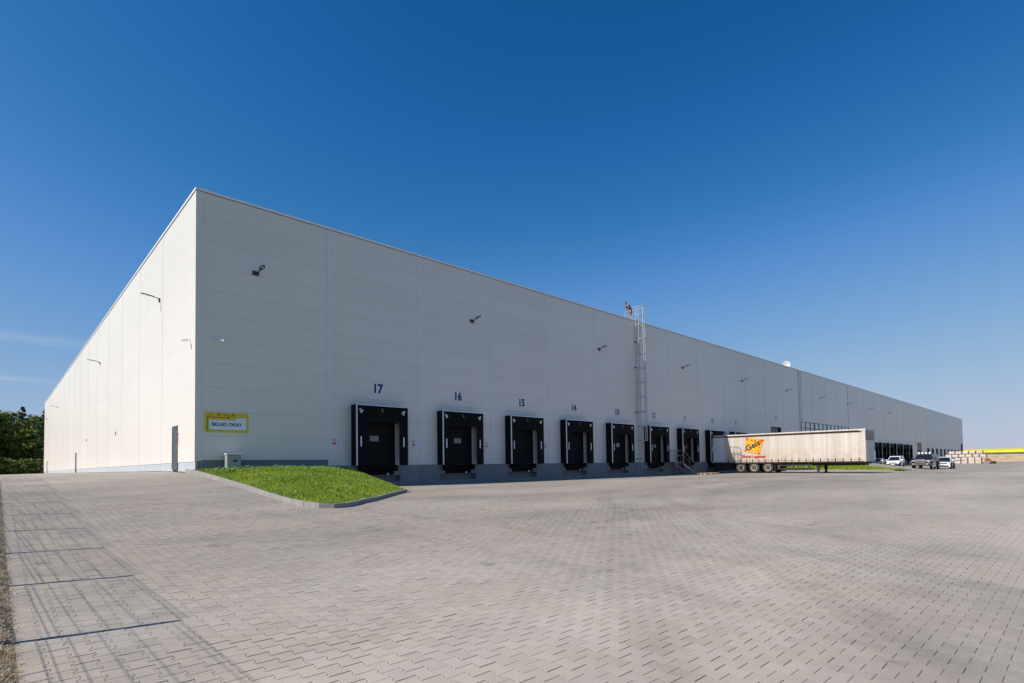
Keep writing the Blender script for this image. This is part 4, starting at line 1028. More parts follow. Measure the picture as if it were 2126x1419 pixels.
# wooden pallets
def pallet():
    r = empty('wooden_pallet', (0, 0, 0), '', 'pallet', 'wooden pallets on the yard left of the trailer')
    for i, x in enumerate((-.55, -.27, 0, .27, .55)): MB().box((x-.05, -.4, .122), (x+.05, .4, .144)).build('board', MT['wood'], r)
    for y in (-.35, 0, .35):
        for x in (-.52, 0, .52): MB().box((x-.07, y-.05, .022), (x+.07, y+.05, .10)).build('block', MT['wood'], r)
        MB().box((-.6, y-.05, .10), (.6, y+.05, .122)).build('stringer_board', MT['wood'], r); MB().box((-.6, y-.05, 0), (.6, y+.05, .022)).build('bottom_board', MT['wood'], r)
    return r
p0 = pallet(); p1 = copy_tree(p0)
for o, (x, y, a, lab) in zip((p0, p1), ((39.9, -3.15, .1, 'empty wooden pallet lying in the sun nearer the stairs'), (41.35, -3.2, -.15, 'empty wooden pallet lying in the sun nearer the trailer'))):
    o.location = (x, y, tz(x, y)); o.rotation_euler = (0, 0, a); o['label'] = lab

# ------------------------------------------------------------------ trailer
def trailer():
    X0, X1 = 47.03, 49.75; Y0, Y1 = -.62, -14.12; ZB, ZT, ZG = 1.52, 4.22, .47
    r = empty('semi_trailer', (48.39, -7.3, ZG), 'dirty cream curtain-sided semi-trailer with orange diamond emblem parked at dock ten', 'trailer')
    O = (-48.39, 7.3, -ZG)
    b = lambda n, m, mat, p=r, bev=0, sm=False: m.build(n, MT[mat], p, O if p is r else (0, 0, 0), bevel=bev, smooth=sm)
    def T(y): return np.interp(-y, [.6, 14.1], [0, -.06])   # nose sits slightly lower
    # side curtains with soft folds
    for X, s in ((X0, -1), (X1, 1)):
        m = MB(); ny, nz_ = 150, 6; V = []
        for j in range(nz_+1):
            z = ZB+(ZT-.14-ZB)*j/nz_
            for i in range(ny+1):
                y = -1.85+(Y1+.15+1.85)*i/ny; d = .012*math.sin(i*.84)+.008*math.sin(i*.33+j*.5); d *= math.sin(math.pi*min(1, (j+.2)/nz_*1.0))
                V.append((X+s*.0+d, y, z+T(y)))
        m.add(V, [(j*(ny+1)+i, j*(ny+1)+i+1, (j+1)*(ny+1)+i+1, (j+1)*(ny+1)+i) for j in range(nz_) for i in range(ny)])
        b('curtain', m, 'tarp', sm=True)
    b('body', MB().hexa([(X0+.05, Y1+.1, ZB-.04), (X1-.05, Y1+.1, ZB-.04), (X1-.05, Y0, ZB), (X0+.05, Y0, ZB), (X0+.05, Y1+.1, ZT-.08), (X1-.05, Y1+.1, ZT-.08), (X1-.05, Y0, ZT-.03), (X0+.05, Y0, ZT-.03)]), 'tarpdark')
    m = MB(); m.hexa([(X0-.02, Y1, ZT-.13), (X1+.02, Y1, ZT-.13), (X1+.02, Y0, ZT-.06), (X0-.02, Y0, ZT-.06), (X0-.01, Y1, ZT-.02), (X1+.01, Y1, ZT-.02), (X1+.01, Y0, ZT+.06), (X0-.01, Y0, ZT+.06)]); b('roof', m, 'tarp')
    m = MB(); m.hexa([(X0-.03, Y1+.3, ZT-.29), (X0, Y1+.3, ZT-.29), (X0, Y0, ZT-.21), (X0-.03, Y0, ZT-.21), (X0-.03, Y1+.3, ZT-.14), (X0, Y1+.3, ZT-.14), (X0, Y0, ZT-.065), (X0-.03, Y0, ZT-.065)]); b('curtain_rail', m, 'strap')
    # rear door folded flat along the side, rear frame
    d = MB().box((X0-.07, -1.85, ZB+.04), (X0-.015, -.60, ZT-.18)); b('rear_door', d, 'doorwhite')
    m = MB(); m.box((X0-.02, Y0-.02, ZB-.05), (X1+.02, Y0+.12, ZB+.12)); m.box((X0-.01, Y0, ZB), (X0+.1, Y0+.1, ZT)); m.box((X1-.1, Y0, ZB), (X1+.01, Y0+.1, ZT)); b('rear_frame', m, 'doorwhite')
    # front wall: pillar, bulkhead panels, service fittings
    m = MB(); m.box((X0-.012, Y1, ZB-.12), (X0+.10, Y1+.16, ZT-.12)); b('front_pillar', m, 'tarp', bev=.02)
    m = MB(); m.box((X0-.04, Y1-.03, ZT-.22), (X0+.25, Y1+.5, ZT-.02)); b('corner_cap', m, 'tarp', bev=.04)
    b('bulkhead', MB().box((X0+.1, Y1-.02, 3.28), (X1-.02, Y1+.05, ZT-.1)), 'tarpdark'); b('front_panel', MB().box((X0+.1, Y1-.03, ZB-.10), (X1, Y1+.06, 3.25)), 'tarpgrey')
    m = MB()
    for i in range(9): x = X0+.3+i*.28; m.box((x, Y1-.045, 3.32), (x+.05, Y1-.021, ZT-.14))
    b('bulkhead_rib', m, 'tarpgrey')
    b('document_box', MB().box((X1-.75, Y1-.16, 1.55), (X1-.45, Y1-.03, 2.35)), 'white'); b('service_box', MB().box((X1-.36, Y1-.12, 1.9), (X1-.12, Y1-.03, 2.4)), 'redbrown')
    # buckles and bottom strap
    bk = MB(); bk.box((-.03, -.028, 0), (-.012, .028, .33)); bk = bk.mesh('buckle', MT['strap'])
    y = -2.2
    while y > Y1+.5: mkobj('buckle', bk, r, (X0+O[0], y+O[1], ZB-.06+T(y)+O[2]+.02)); y -= .6
    m = MB(); m.hexa([(X0-.012, Y1+.3, ZB+.06), (X0-.009, Y1+.3, ZB+.06), (X0-.009, -1.9, ZB+.10), (X0-.012, -1.9, ZB+.10), (X0-.012, Y1+.3, ZB+.075), (X0-.009, Y1+.3, ZB+.075), (X0-.009, -1.9, ZB+.118), (X0-.012, -1.9, ZB+.118)]); b('strap', m, 'strap')
    # chassis
    m = MB(); m.hexa([(X0+.0, Y1+.1, ZB-.17), (X1, Y1+.1, ZB-.17), (X1, Y0, ZB-.13), (X0, Y0, ZB-.13), (X0, Y1+.1, ZB-.065), (X1, Y1+.1, ZB-.065), (X1, Y0, ZB-.01), (X0, Y0, ZB-.01)]); b('side_rail', m, 'chassis')
    for x in (X0+.75, X1-.75): b('frame_beam', MB().box((x-.07, Y1+.3, ZB-.42), (x+.07, Y0, ZB-.14)), 'chassis')
    b('king_pin_plate', MB().box((X0+.2, Y1+.2, ZB-.3), (X1-.2, Y1+2., ZB-.17)), 'chassis')
    b('rear_bumper', MB().box((X0+.1, -.75, .95), (X1-.1, -.60, 1.1)), 'chassis')
    m = MB(); m.box((X0+.12, -2.5, .72), (X1-.3, -.85, 1.36)); b('underbody_shade_box', m, 'chassis')  # dark box made taller to stand in for shade under the rear
    for y in (-2.62, -.75): b('mudguard', MB().box((X0+.05, y-.02, .75), (X0+.42, y+.02, ZB-.12)), 'plastic')
    b('mudguard', MB().box((X0+.02, -6.68, .62), (X0+.42, -6.62, ZB-.12)), 'plastic')
    # wheels
    tm_ = MB().lathe([(.30, -.14), (.40, -.16), (.475, -.145), (.50, -.10), (.50, .10), (.475, .145), (.40, .16), (.30, .14)], (0, 0, 0), 'x', 28).mesh('tyre', MT['tyre'], smooth=True)
    rm = MB(); rm.lathe([(.31, -.13), (.285, -.155), (.235, -.145), (.205, -.06), (.16, -.05), (.14, -.09), (.10, -.10)], (0, 0, 0), 'x', 24); rm = rm.mesh('rim', MT['rim'])
    hb = MB(); hb.lathe([(.115, -.09), (.11, -.155), (.06, -.17), (.0, -.17)], (0, 0, 0), 'x', 14)
    for i in range(10): t = 2*math.pi*i/10; hb.bar((-.055, .165*math.cos(t), .165*math.sin(t)), (-.085, .165*math.cos(t), .165*math.sin(t)), .013, 5)
    hb = hb.mesh('hub', MT['hub'])
    for y in (-3.40, -4.70, -6.0):
        for s, x in ((1, X0+.18), (-1, X1-.18)):
            w = mkobj('wheel', tm_, r, (x+O[0], y+O[1], .5+ZG+O[2])); 
            a = mkobj('rim', rm, w); c = mkobj('hub', hb, w)
            if s < 0: a.scale = (-1, 1, 1); c.scale = (-1, 1, 1)
        b('axle', MB().bar((X0+.3, y, .97), (X1-.3, y, .97), .07, 8), 'chassis')
    # landing legs
    for x in (X0+.32, X1-.32):
        m = MB(); m.box((x-.09, -10.42, .78), (x+.09, -10.18, ZB-.15)); m.box((x-.07, -10.38, .52), (x+.07, -10.22, .80)); m.box((x-.16, -10.50, .455), (x+.16, -10.10, .53)); b('landing_leg', m, 'chassis')
    m = MB(); m.bar((X0+.32, -10.3, 1.0), (X1-.32, -10.3, 1.0), .04, 6); m.bar((X0+.32, -10.3, .85), (X0+.8, -10.3, 1.3), .03, 6); b('leg_brace', m, 'chassis')
    m = MB(); m.extr([(-9.4, ZB-.15), (-11.4, ZB-.15), (-11.0, ZB-.32), (-10.1, ZB-.42), (-9.8, ZB-.4)], lambda p, s: (X0+.4+1.9*s, p[0], p[1])); b('gusset', m, 'chassis')
    # side guards
    for z in (.86, 1.17):
        b('side_guard', MB().box((X0+.02, -9.9, z-.065), (X0+.06, -6.85, z+.065)), 'chassis')
    for y in (-7.1, -8.3, -9.6): b('guard_post', MB().box((X0+.06, y-.04, .82), (X0+.12, y+.04, ZB-.12)), 'chassis')
    for y in (-7.0, -8.5, -9.35): b('side_marker', MB().box((X0+.0, y-.04, 1.0), (X0+.02, y+.04, 1.09)), 'amber')
    b('pallet_rack', MB().box((X0+.3, -9.3, .72), (X1-.3, -7.0, .84)), 'chassis')
    # print on the curtain: orange diamond with red dashes, name, slogan
    xp = X0-.030
    def Q(y, z, d=0.): return (xp-d, y, z)
    cy, cz = -4.80, 3.12
    A, Bq, Cq, Dq = (-4.02, 3.94), (-5.72, 3.66), (-5.30, 2.26), (-3.86, 2.60)
    # small shift so the corner dots read
    m = MB(); m.add([Q(*A), Q(*Bq), Q(*Cq), Q(*Dq)] + [(p[0]+.004, p[1], p[2]) for p in (Q(*A), Q(*Bq), Q(*Cq), Q(*Dq))], [(0,1,2,3), (7,6,5,4), (0,4,5,1), (1,5,6,2), (2,6,7,3), (3,7,4,0)]); b('emblem', m, 'orange')
    def lerp(a, b_, t): return (a[0]+(b_[0]-a[0])*t, a[1]+(b_[1]-a[1])*t)
    m = MB(); ctr = (sum(p[0] for p in (A, Bq, Cq, Dq))/4, sum(p[1] for p in (A, Bq, Cq, Dq))/4)
    def dash(a, b_, t0, t1, w, off):
        p = lerp(a, b_, t0); q = lerp(a, b_, t1); ti = Vector((ctr[0]-(a[0]+b_[0])/2, ctr[1]-(a[1]+b_[1])/2)).normalized()
        p1 = (p[0]+ti.x*off, p[1]+ti.y*off); q1 = (q[0]+ti.x*off, q[1]+ti.y*off); p2 = (p[0]+ti.x*(off+w), p[1]+ti.y*(off+w)); q2 = (q[0]+ti.x*(off+w), q[1]+ti.y*(off+w))
        pts = [Q(*p1, .003), Q(*q1, .003), Q(*q2, .003), Q(*p2, .003)]
        m.add(pts + [(v[0]+.0025, v[1], v[2]) for v in pts], [(0,1,2,3), (7,6,5,4), (0,4,5,1), (1,5,6,2), (2,6,7,3), (3,7,4,0)])
    for a, b_ in ((A, Bq), (Bq, Cq)):
        for t in (.04, .26, .48, .70): dash(a, b_, t+.02, t+.15, .11, .16)
    for a, b_ in ((A, Bq), (Bq, Cq), (Cq, Dq), (Dq, A)):
        for t in (.08, .28, .48, .68, .86): dash(a, b_, t, t+.10, .035, .0)
    for P_ in (A, Bq, Cq, Dq):
        q = lerp(P_, ctr, .10); n = 10; R_ = .10
        pts = [Q(q[0]+R_*math.cos(2*math.pi*i/n), q[1]+R_*math.sin(2*math.pi*i/n), .004) for i in range(n)]
        m.add(pts + [(v[0]+.003, v[1], v[2]) for v in pts], [tuple(range(n))] + [(i, (i+1) % n, n+(i+1) % n, n+i) for i in range(n)])
    q = lerp(Bq, ctr, .30); m.add([Q(q[0]-.14, q[1]+.12, .004), Q(q[0]+.12, q[1]+.10, .004), Q(q[0]+.02, q[1]-.13, .004), Q(q[0]-.16, q[1]-.10, .004)], [(0, 1, 2, 3)])
    b('emblem_dashes', m, 'logored')
    def letter(txt, size, mat, y, z, tilt, xs, off):
        me = text_mesh('lettering', txt, size, MT[mat], off, xs=xs)
        o = mkobj('lettering', me, r, (xp-.008+O[0], y+O[1], z+O[2])); o.matrix_local = Matrix.Translation((xp-.008+O[0], y+O[1], z+O[2])) @ Matrix.Rotation(-math.pi/2, 4, 'Z') @ Matrix.Rotation(math.pi/2, 4, 'X') @ Matrix.Rotation(tilt, 4, 'Z')
    letter('Geis', .74, 'textdark', -4.66, 3.10, .44, 1.12, .022)
    letter('Global Logistics', .33, 'red', -4.68, 2.06, -.02, 1.08, .008)
trailer()

# ------------------------------------------------------------------ second lawn and drive-in ramp
def island2():
    k = empty('kerb', (0, 0, 0), 'concrete kerb in front of the far lawn behind the trailer', 'kerb')
    pts = [(60.0, -.1)] + [(60.0, -1.0*i) for i in range(1, 13)] + [(60.05, -13.0), (60.6, -14.2), (61.4, -14.6)]
    for a, b_ in zip(pts[:-1], pts[1:]):
        za, zb = tz(*a), tz(*b_); dx, dy = b_[0]-a[0], b_[1]-a[1]; l = math.hypot(dx, dy); nx, ny = -dy/l*.12, dx/l*.12
        MB().hexa([(a[0], a[1], za-.1), (b_[0], b_[1], zb-.1), (b_[0]+nx, b_[1]+ny, zb-.1), (a[0]+nx, a[1]+ny, za-.1), (a[0], a[1], za+.14), (b_[0], b_[1], zb+.14), (b_[0]+nx, b_[1]+ny, zb+.14), (a[0]+nx, a[1]+ny, za+.14)]).build('kerb_stone', MT['kerb'], k)
    rz = lambda y: np.interp(-y, [0, 4.5, 6.8, 9.5, 12.6, 15], [1.62, 1.58, 1.44, 1.06, .62, .38])
    xs = np.linspace(60.12, 62.4, 8); ys = np.linspace(-14.2, -.05, 40)
    gz = lambda X, Y: (terrain(60.1, Y)+.13)*(1-np.clip((X-60.1)/2.3, 0, 1)**.8)+(rz(Y)-.02)*np.clip((X-60.1)/2.3, 0, 1)**.8 + .02*np.sin(Y*3+X)
    grid_sheet('lawn_slope', xs, ys, gz, MT['grass_soil'], 'structure')
    N = 26000; x = RNG.uniform(60.14, 62.38, N); y = RNG.uniform(-14.0, -.1, N); z = gz(x, y)-.01; h = RNG.uniform(.05, .16, N); a = RNG.uniform(0, 6.28, N); w = .02; ln = h*.6
    V = np.empty((N, 3, 3)); V[:, 0] = np.stack([x-w*np.sin(a), y+w*np.cos(a), z], 1); V[:, 1] = np.stack([x+w*np.sin(a), y-w*np.cos(a), z], 1); V[:, 2] = np.stack([x+ln*np.cos(a), y+ln*np.sin(a), z+h], 1)
    tri_mesh('grass', V, MT['grass_blade'], 'sloping grass behind the parked trailer', 'grass')
    grid_sheet('ramp', np.linspace(62.4, 70.2, 6), np.linspace(-15.2, 0, 30), lambda X, Y: rz(Y)+0*X, MT['paving'])
    m = MB()
    for y0, y1 in zip(np.linspace(-14.6, -.1, 20)[:-1], np.linspace(-14.6, -.1, 20)[1:]):
        for x in (62.32, 70.2): m.hexa([(x, y0, .2), (x+.12, y0, .2), (x+.12, y1, .2), (x, y1, .2), (x, y0, rz(y0)+.07), (x+.12, y0, rz(y0)+.07), (x+.12, y1, rz(y1)+.07), (x, y1, rz(y1)+.07)])
    tag(m.build('ramp_kerb', MT['kerb']), 'pale kerbs edging the sloping ramp up to the drive-in gate', 'kerb')
island2()

# ------------------------------------------------------------------ cars
def car(name, label, prof, roofprof, W, paint, loc, rz, glass_h, kind):
    """prof: lower body side outline (x forward, z); roofprof: greenhouse outline; W half width"""
    r = empty(name, loc, label, 'car', rz=rz)
    m = MB(); n = len(prof)
    yl = [(-W, .93), (-W*.97, 1.), (W*.97, 1.), (W, .93)]
    V = []; 
    for yy, sc in ((-W+.02, .0), (-W, .03), (W, .03), (W-.02, .0)):
        V += [(px, yy, pz) for px, pz in prof]
    # rounded plan: pull in the nose and tail corners
    xmin, xmax = min(p[0] for p in prof), max(p[0] for p in prof)
    V2 = []
    for k, (x, y, z) in enumerate(V):
        t = abs((x-(xmin+xmax)/2)/((xmax-xmin)/2)); f_ = 1-.10*max(0, (t-.8)/.2)**1.5; ff = 1-.05*max(0, (z-.75))
        V2.append((x, y*f_*ff, z))
    Fc = [tuple(range(n)), tuple(range(4*n-1, 3*n-1, -1))]
    for s in range(3): Fc += [(s*n+i, (s+1)*n+i, (s+1)*n+(i+1) % n, s*n+(i+1) % n) for i in range(n)]
    m.add(V2, Fc); body = m.build('body', MT[paint], r, bevel=.05)
    body.data.polygons.foreach_set('use_smooth', [True]*len(body.data.polygons))
    # greenhouse
    m = MB(); g = roofprof; k = len(g); zt = max(p[1] for p in g); zb = min(p[1] for p in g)
    wy = lambda z: W*(.93-.17*(z-zb)/(zt-zb))
    m.add([(x, -wy(z), z) for x, z in g] + [(x, wy(z), z) for x, z in g], [tuple(range(k)), tuple(range(2*k-1, k-1, -1))] + [(i, k+i, k+(i+1) % k, (i+1) % k) for i in range(k)])
    m.build('roof', MT[paint], r, bevel=.04)
    # glass: windscreen, rear and side windows set just proud of the pillars
    def pane(pts, off):
        c = MB(); c.add(pts, [tuple(range(len(pts)))]); c.add([tuple(Vector(p)-Vector(off)) for p in pts], [tuple(range(len(pts)-1, -1, -1))]); c.build('window', MT['carglass'], r, fix=False)
    (xb0, zb0), (xt0, zt0), (xt1, zt1), (xb1, zb1) = glass_h
    e = .012
    d0 = Vector((xt0-xb0, 0, zt0-zb0)); nrm = Vector((d0.z, 0, -d0.x)).normalized()*e
    pts = [(xb0, -wy(zb0)+.07, zb0), (xb0, wy(zb0)-.07, zb0), (xt0, wy(zt0)-.09, zt0), (xt0, -wy(zt0)+.09, zt0)]; pane([tuple(Vector(p)+nrm*(1 if nrm.x > 0 else -1)) for p in pts], nrm*.3)
    for s in (-1, 1):
        zl, zh = zb0+.05, zt0-.03
        for u0, u1 in ((.06, .50), (.54, .96)):
            def at(u, z): 
                t = (z-zb0)/(zt0-zb0); xf = xb0+(xt0-xb0)*t; xr = xb1+(xt1-xb1)*t; return xf+(xr-xf)*u
            pts = [(at(u0, zl), s*(wy(zl)+e), zl), (at(u1, zl), s*(wy(zl)+e), zl), (at(u1, zh), s*(wy(zh)+e), zh), (at(u0, zh), s*(wy(zh)+e), zh)]; pane(pts, (0, s*.004, 0))
    # wheels
    wr = {'suv': .40, 'van': .32, 'sedan': .32}[kind]
    ty = MB().lathe([(wr*.62, -.10), (wr*.9, -.11), (wr, -.08), (wr, .08), (wr*.9, .11), (wr*.62, .10)], (0, 0, 0), 'y', 20).mesh('wheel', MT['plastic'], smooth=True)
    rm = MB().lathe([(wr*.64, -.09), (wr*.6, -.115), (wr*.25, -.10), (.02, -.12)], (0, 0, 0), 'y', 14).mesh('rim', MT['carsilver'])
    ar = MB().lathe([(wr*1.16, -.02), (wr*1.16, .02)], (0, 0, 0), 'y', 22).mesh('wheel_arch', MT['plastic'])
    for x in (xmax-.85, xmin+.85):
        for s in (-1, 1):
            w = mkobj('wheel', ty, r, (x, s*(W-.10), wr)); q = mkobj('rim', rm, w)
            if s > 0: q.scale = (1, -1, 1)
            mkobj('wheel_arch', ar, r, (x, s*(W-.015), wr+.02))
    for s in (-1, 1):
        MB().box((-.08, -.11, -.07), (.06, .11, .07)).build('mirror', MT[paint] if kind != 'suv' else MT['plastic'], r, (xb0-.15, s*(W+.09), zb0+.08), bevel=.03)
    return r, xmax
def headl(r, xf, W, z, w, h, rnd=0):
    for s in (-1, 1): MB().box((-.10, -w/2, -h/2), (.02, w/2, h/2)).build('headlight', MT['headlight'], r, (xf-.02, s*(W-w/2-.10), z), bevel=.02)
# white small van
x, y = 98.2, -5.8; z = tz(x, y)
r, xf = car('white_van', 'small white van parked beyond the far lawn, left of the dark off-roader',
  [(2.18,.28),(2.2,.55),(2.05,.86),(1.30,1.04),(-2.1,1.04),(-2.2,.6),(-2.15,.28)], [(1.25,1.0),(.62,1.66),(.35,1.76),(-1.9,1.80),(-2.12,1.55),(-2.16,1.0)], .90, 'carwhite', (x, y, z), math.pi+.02, ((1.22,1.04),(.66,1.63),(-.9,1.66),(-.9,1.05)), 'van')
headl(r, 2.12, .9, .80, .30, .18); MB().box((0, -.55, .60), (.03, .55, .72)).build('grille', MT['plastic'], r, (2.16, 0, 0)); MB().box((0, -.84, .28), (.04, .84, .56)).build('bumper', MT['plastic'], r, (2.19, 0, 0), bevel=.02)
MB().box((0, -.26, .42), (.012, .26, .53)).build('number_plate', MT['plate'], r, (2.231, 0, 0))
MB().lathe([(.07, 0), (.07, .02)], (2.20, 0, .80), 'x', 12).build('badge', MT['chrome'], r)
# dark off-roader
x, y = 71.6, -14.1; z = tz(x, y)
r, xf = car('off_roader', 'dark blue off-roader with bull bar and roof lights in front of the white saloon',
  [(2.25,.45),(2.3,.75),(2.2,1.05),(1.0,1.16),(-2.2,1.16),(-2.3,.8),(-2.25,.45)], [(1.02,1.12),(.55,1.66),(.35,1.72),(-1.95,1.72),(-2.2,1.14)], .92, 'carnavy', (x, y, z), math.pi-.05, ((1.0,1.17),(.60,1.62),(-1.95,1.62),(-2.1,1.17)), 'suv')
headl(r, 2.24, .92, .92, .28, .22)
MB().box((0, -.42, .80), (.03, .42, 1.02)).build('grille', MT['plastic'], r, (2.24, 0, 0)); MB().box((-.05, -.95, .50), (.12, .95, .72)).build('bumper', MT['plastic'], r, (2.26, 0, 0), bevel=.03)
m = MB()
for z_ in (.62, .78, .94): m.bar((2.46, -.42, z_), (2.46, .42, z_), .028, 6)
m.path([(2.40, -.44, .5), (2.46, -.44, 1.02), (2.44, -.36, 1.12), (2.44, .36, 1.12), (2.46, .44, 1.02), (2.40, .44, .5)], .032, 6)
for s in (-1, 1): m.path([(2.44, s*.44, .95), (2.42, s*.85, .92), (2.36, s*.86, .58)], .028, 6)
m.build('bull_bar', MT['chrome'], r)
for s in (-1, 1): MB().lathe([(.09, 0), (.09, .05)], (2.44, s*.62, .64), 'x', 12).build('fog_lamp', MT['headlight'], r)
o = MB().box((.38, -.62, 1.73), (.50, .62, 1.78)).build('light_bar', MT['plastic'], r)
for yy in (-.52, -.19, .16, .50): MB().lathe([(.06, -.05), (.105, .03), (.105, .05)], (.46, yy, 1.87), 'x', 12).build('roof_light', MT['white'], r)
for s in (-1, 1):
    for x_ in (1.42, -1.45): MB().box((x_-.5, s*.90-.06, .86), (x_+.5, s*.90+.08, .93)).build('wheel_flare', MT['mudbrown'], r, bevel=.02)
# white saloon
x, y = 77.9, -14.85; z = tz(x, y)
r, xf = car('white_saloon', 'white saloon car parked half behind the dark off-roader',
  [(2.3,.24),(2.34,.5),(2.2,.76),(1.2,.93),(-1.8,.97),(-2.25,.93),(-2.3,.3),(-2.2,.24)], [(1.2,.90),(.45,1.36),(.1,1.44),(-.9,1.43),(-1.75,.95)], .88, 'carwhite', (x, y, z), math.pi+.04, ((1.16,.94),(.50,1.34),(-.95,1.36),(-1.5,.98)), 'sedan')
headl(r, 2.26, .88, .70, .34, .15); MB().box((0, -.48, .60), (.03, .48, .70)).build('grille', MT['plastic'], r, (2.30, 0, 0)); MB().box((0, -.70, .30), (.03, .70, .40)).build('lower_grille', MT['plastic'], r, (2.325, 0, 0))
MB().box((0, -.26, .46), (.012, .26, .56)).build('number_plate', MT['plate'], r, (2.352, 0, 0))
# silver hatchback half hidden behind the ramp
x, y = 104., -2.0; z = tz(x, y)
r, xf = car('silver_hatchback', 'silver hatchback barely visible under the trailer nose behind the ramp',
  [(1.9,.26),(1.95,.5),(1.8,.82),(1.1,.98),(-1.9,1.0),(-2.0,.6),(-1.95,.26)], [(1.1,.95),(.45,1.40),(.2,1.47),(-1.5,1.46),(-1.9,.98)], .85, 'carsilver', (x, y, z), math.pi, ((1.08,.99),(.50,1.38),(-1.4,1.40),(-1.75,1.02)), 'sedan')
headl(r, 1.86, .85, .74, .30, .16); MB().box((0, -.3, .38), (.012, .3, .5)).build('number_plate', MT['plate'], r, (1.96, 0, 0))

# ------------------------------------------------------------------ stacked packs at the far end
def packs():
    def one():
        r = empty('wrapped_pack', (0, 0, 0), '', 'pack', 'pale wrapped packs stacked at the far end of the yard')
        MB().box((-.6, -.525, .12), (.6, .525, .64)).build('wrapping', MT['pack'], r, bevel=.05)
        for y in (-.575, .575): MB().box((-.63, y-.045, .0), (.58, y+.045, .71)).build('timber_frame', MT['redbrown'], r)
        MB().box((-.56, -.525, .02), (.56, .525, .09)).build('pallet_base', MT['packside'], r)
        return r
    r0 = None; lay = [(1, 4, 'bottom'), (1, 4, 'second'), (-.3, 6, 'third'), (.2, 5, 'top')]
    ord_ = ['first', 'second', 'third', 'fourth', 'fifth', 'sixth']
    for L, (st, n, nm) in enumerate(lay):
        for i in range(n):
            o = one() if r0 is None else copy_tree(r0)
            if r0 is None: r0 = o
            y = -4.6 - 1.24*(i+st) + random.uniform(-.03, .03); x = 158+random.uniform(-.08, .08)
            o.location = (x, y, tz(158, -6)+.76*L); o['label'] = 'pale wrapped pack, %s from the left in the %s layer of the stack' % (ord_[i], nm)
    r = empty('dark_bundle', (158.3, -11.6, tz(158, -11)), 'black bundle of pipes and sheeting lying right of the stacked packs', 'bundle')
    for i in range(7): MB().bar((-1.0, -.9+.3*(i % 4)+random.uniform(-.05, .05), .15+.28*(i//4)), (1.0, -.8+.3*(i % 4), .15+.28*(i//4)), .14, 8).build('pipe', MT['black'], r)
    MB().hexa([(-.6, -.2, .5), (.6, -.2, .5), (.6, 1.0, .5), (-.6, 1.0, .5), (-.4, .1, 1.3), (.4, .1, 1.2), (.4, .8, 1.35), (-.4, .8, 1.3)]).build('sheeting', MT['redbrown'], r, bevel=.1)
packs()

# ------------------------------------------------------------------ bank and fields behind the yard
YS = np.concatenate([[-900, -400, -200, -100, -60], np.arange(-40, 60, 1.5), [80, 120, 200, 400, 900]])
def bank_z(X, Y):
    t = np.clip((X-262)/9., 0, 1); base = .42+2.85*t**.8
    n = .18*np.sin(Y*.9+X)+.14*np.sin(Y*2.3+X*2)+.1*np.sin(Y*.31)
    return base + n*np.clip(t*4, 0, 1)*np.clip((1-t)*3+.3, 0, 1)
grid_sheet('sand_bank', np.linspace(262, 271, 12), YS, bank_z, MT['sand'])
grid_sheet('green_field', [271, 280, 290, 301], YS, lambda X, Y: np.interp(X, [271, 301], [3.3, 4.35])+.12*np.sin(Y*.31)*(X < 272), MT['fieldgreen'])
def rape_z(X, Y): return np.interp(X, [300, 300.5, 425, 700], [4.2, 5.2, 7.7, 6.0]) + .06*np.sin(Y*3.1+X)+.05*np.sin(Y*7)
grid_sheet('rapeseed_field', np.concatenate([[300, 300.5], np.arange(304, 430, 6.), [500, 700]]), YS, rape_z, MT['rape'])

# ------------------------------------------------------------------ woodland behind the left facade
def crown(kind, seed):
    rg = np.random.default_rng(seed); V = []
    if kind == 'pine': nb, H, R = 70, 10.4, 2.4
    elif kind == 'broad': nb, H, R = 70, 9., 3.4
    else: nb, H, R = 22, 3.6, 2.3
    for i in range(nb):
        t = rg.uniform(0, 1)
        if kind == 'pine': t = t**.75; rr = R*(1-t)**.8*.95+.05; zc = H*(.08+.92*t)
        elif kind == 'broad': rr = R*math.sqrt(max(.05, 1-(2*t-1)**2)); zc = H*t
        else: rr = R*math.sqrt(max(.1, 1-t*t)); zc = H*t*.9
        a = rg.uniform(0, 6.28); q = math.sqrt(rg.uniform(.15, 1))
        c = np.array([rr*q*math.cos(a), rr*q*math.sin(a), zc]); s = rg.uniform(.35, .95)*(1.0 if kind != 'pine' else .95-.75*t)
        n = 95 if kind != 'bush' else 150
        d = rg.normal(size=(n, 3)); d /= np.linalg.norm(d, axis=1)[:, None]; rad = s*rg.uniform(.45, 1.1, n)[:, None]
        p = c + d*rad*np.array([1.15, 1.15, .7]); sz = rg.uniform(.08, .20, n)[:, None]
        u = rg.normal(size=(n, 3)); u /= np.linalg.norm(u, axis=1)[:, None]; w = rg.normal(size=(n, 3)); w -= (w*u).sum(1)[:, None]*u; w /= np.linalg.norm(w, axis=1)[:, None]
        V.append(np.stack([p-u*sz, p+w*sz*.8, p+u*sz], 1)); V.append(np.stack([p-u*sz, p+u*sz, p-w*sz*.8], 1))
    return tri_mesh('crown', np.concatenate(V), {'pine': MT['leaf_dark'], 'broad': MT['leaf_mid'], 'bush': MT['leaf_light']}[kind], None, None, None, None)
CR = {k: [crown(k, 10*i+len(k)) for i in range(3 if k != 'bush' else 2)] for k in ('pine', 'broad', 'bush')}
def trunk(h):
    m = MB(); m.bar((0, 0, -.3), (.05, .02, h*.5), .17, 8, .12); m.bar((.05, .02, h*.5), (-.05, .06, h), .12, 7, .03)
    for i in range(8):
        a = random.uniform(0, 6.28); z = h*random.uniform(.35, .9); l = random.uniform(.8, 1.9); m.bar((0, 0, z), (l*math.cos(a), l*math.sin(a), z+l*.45), .045, 5, .012)
    return m.mesh('trunk', MT['bark'])
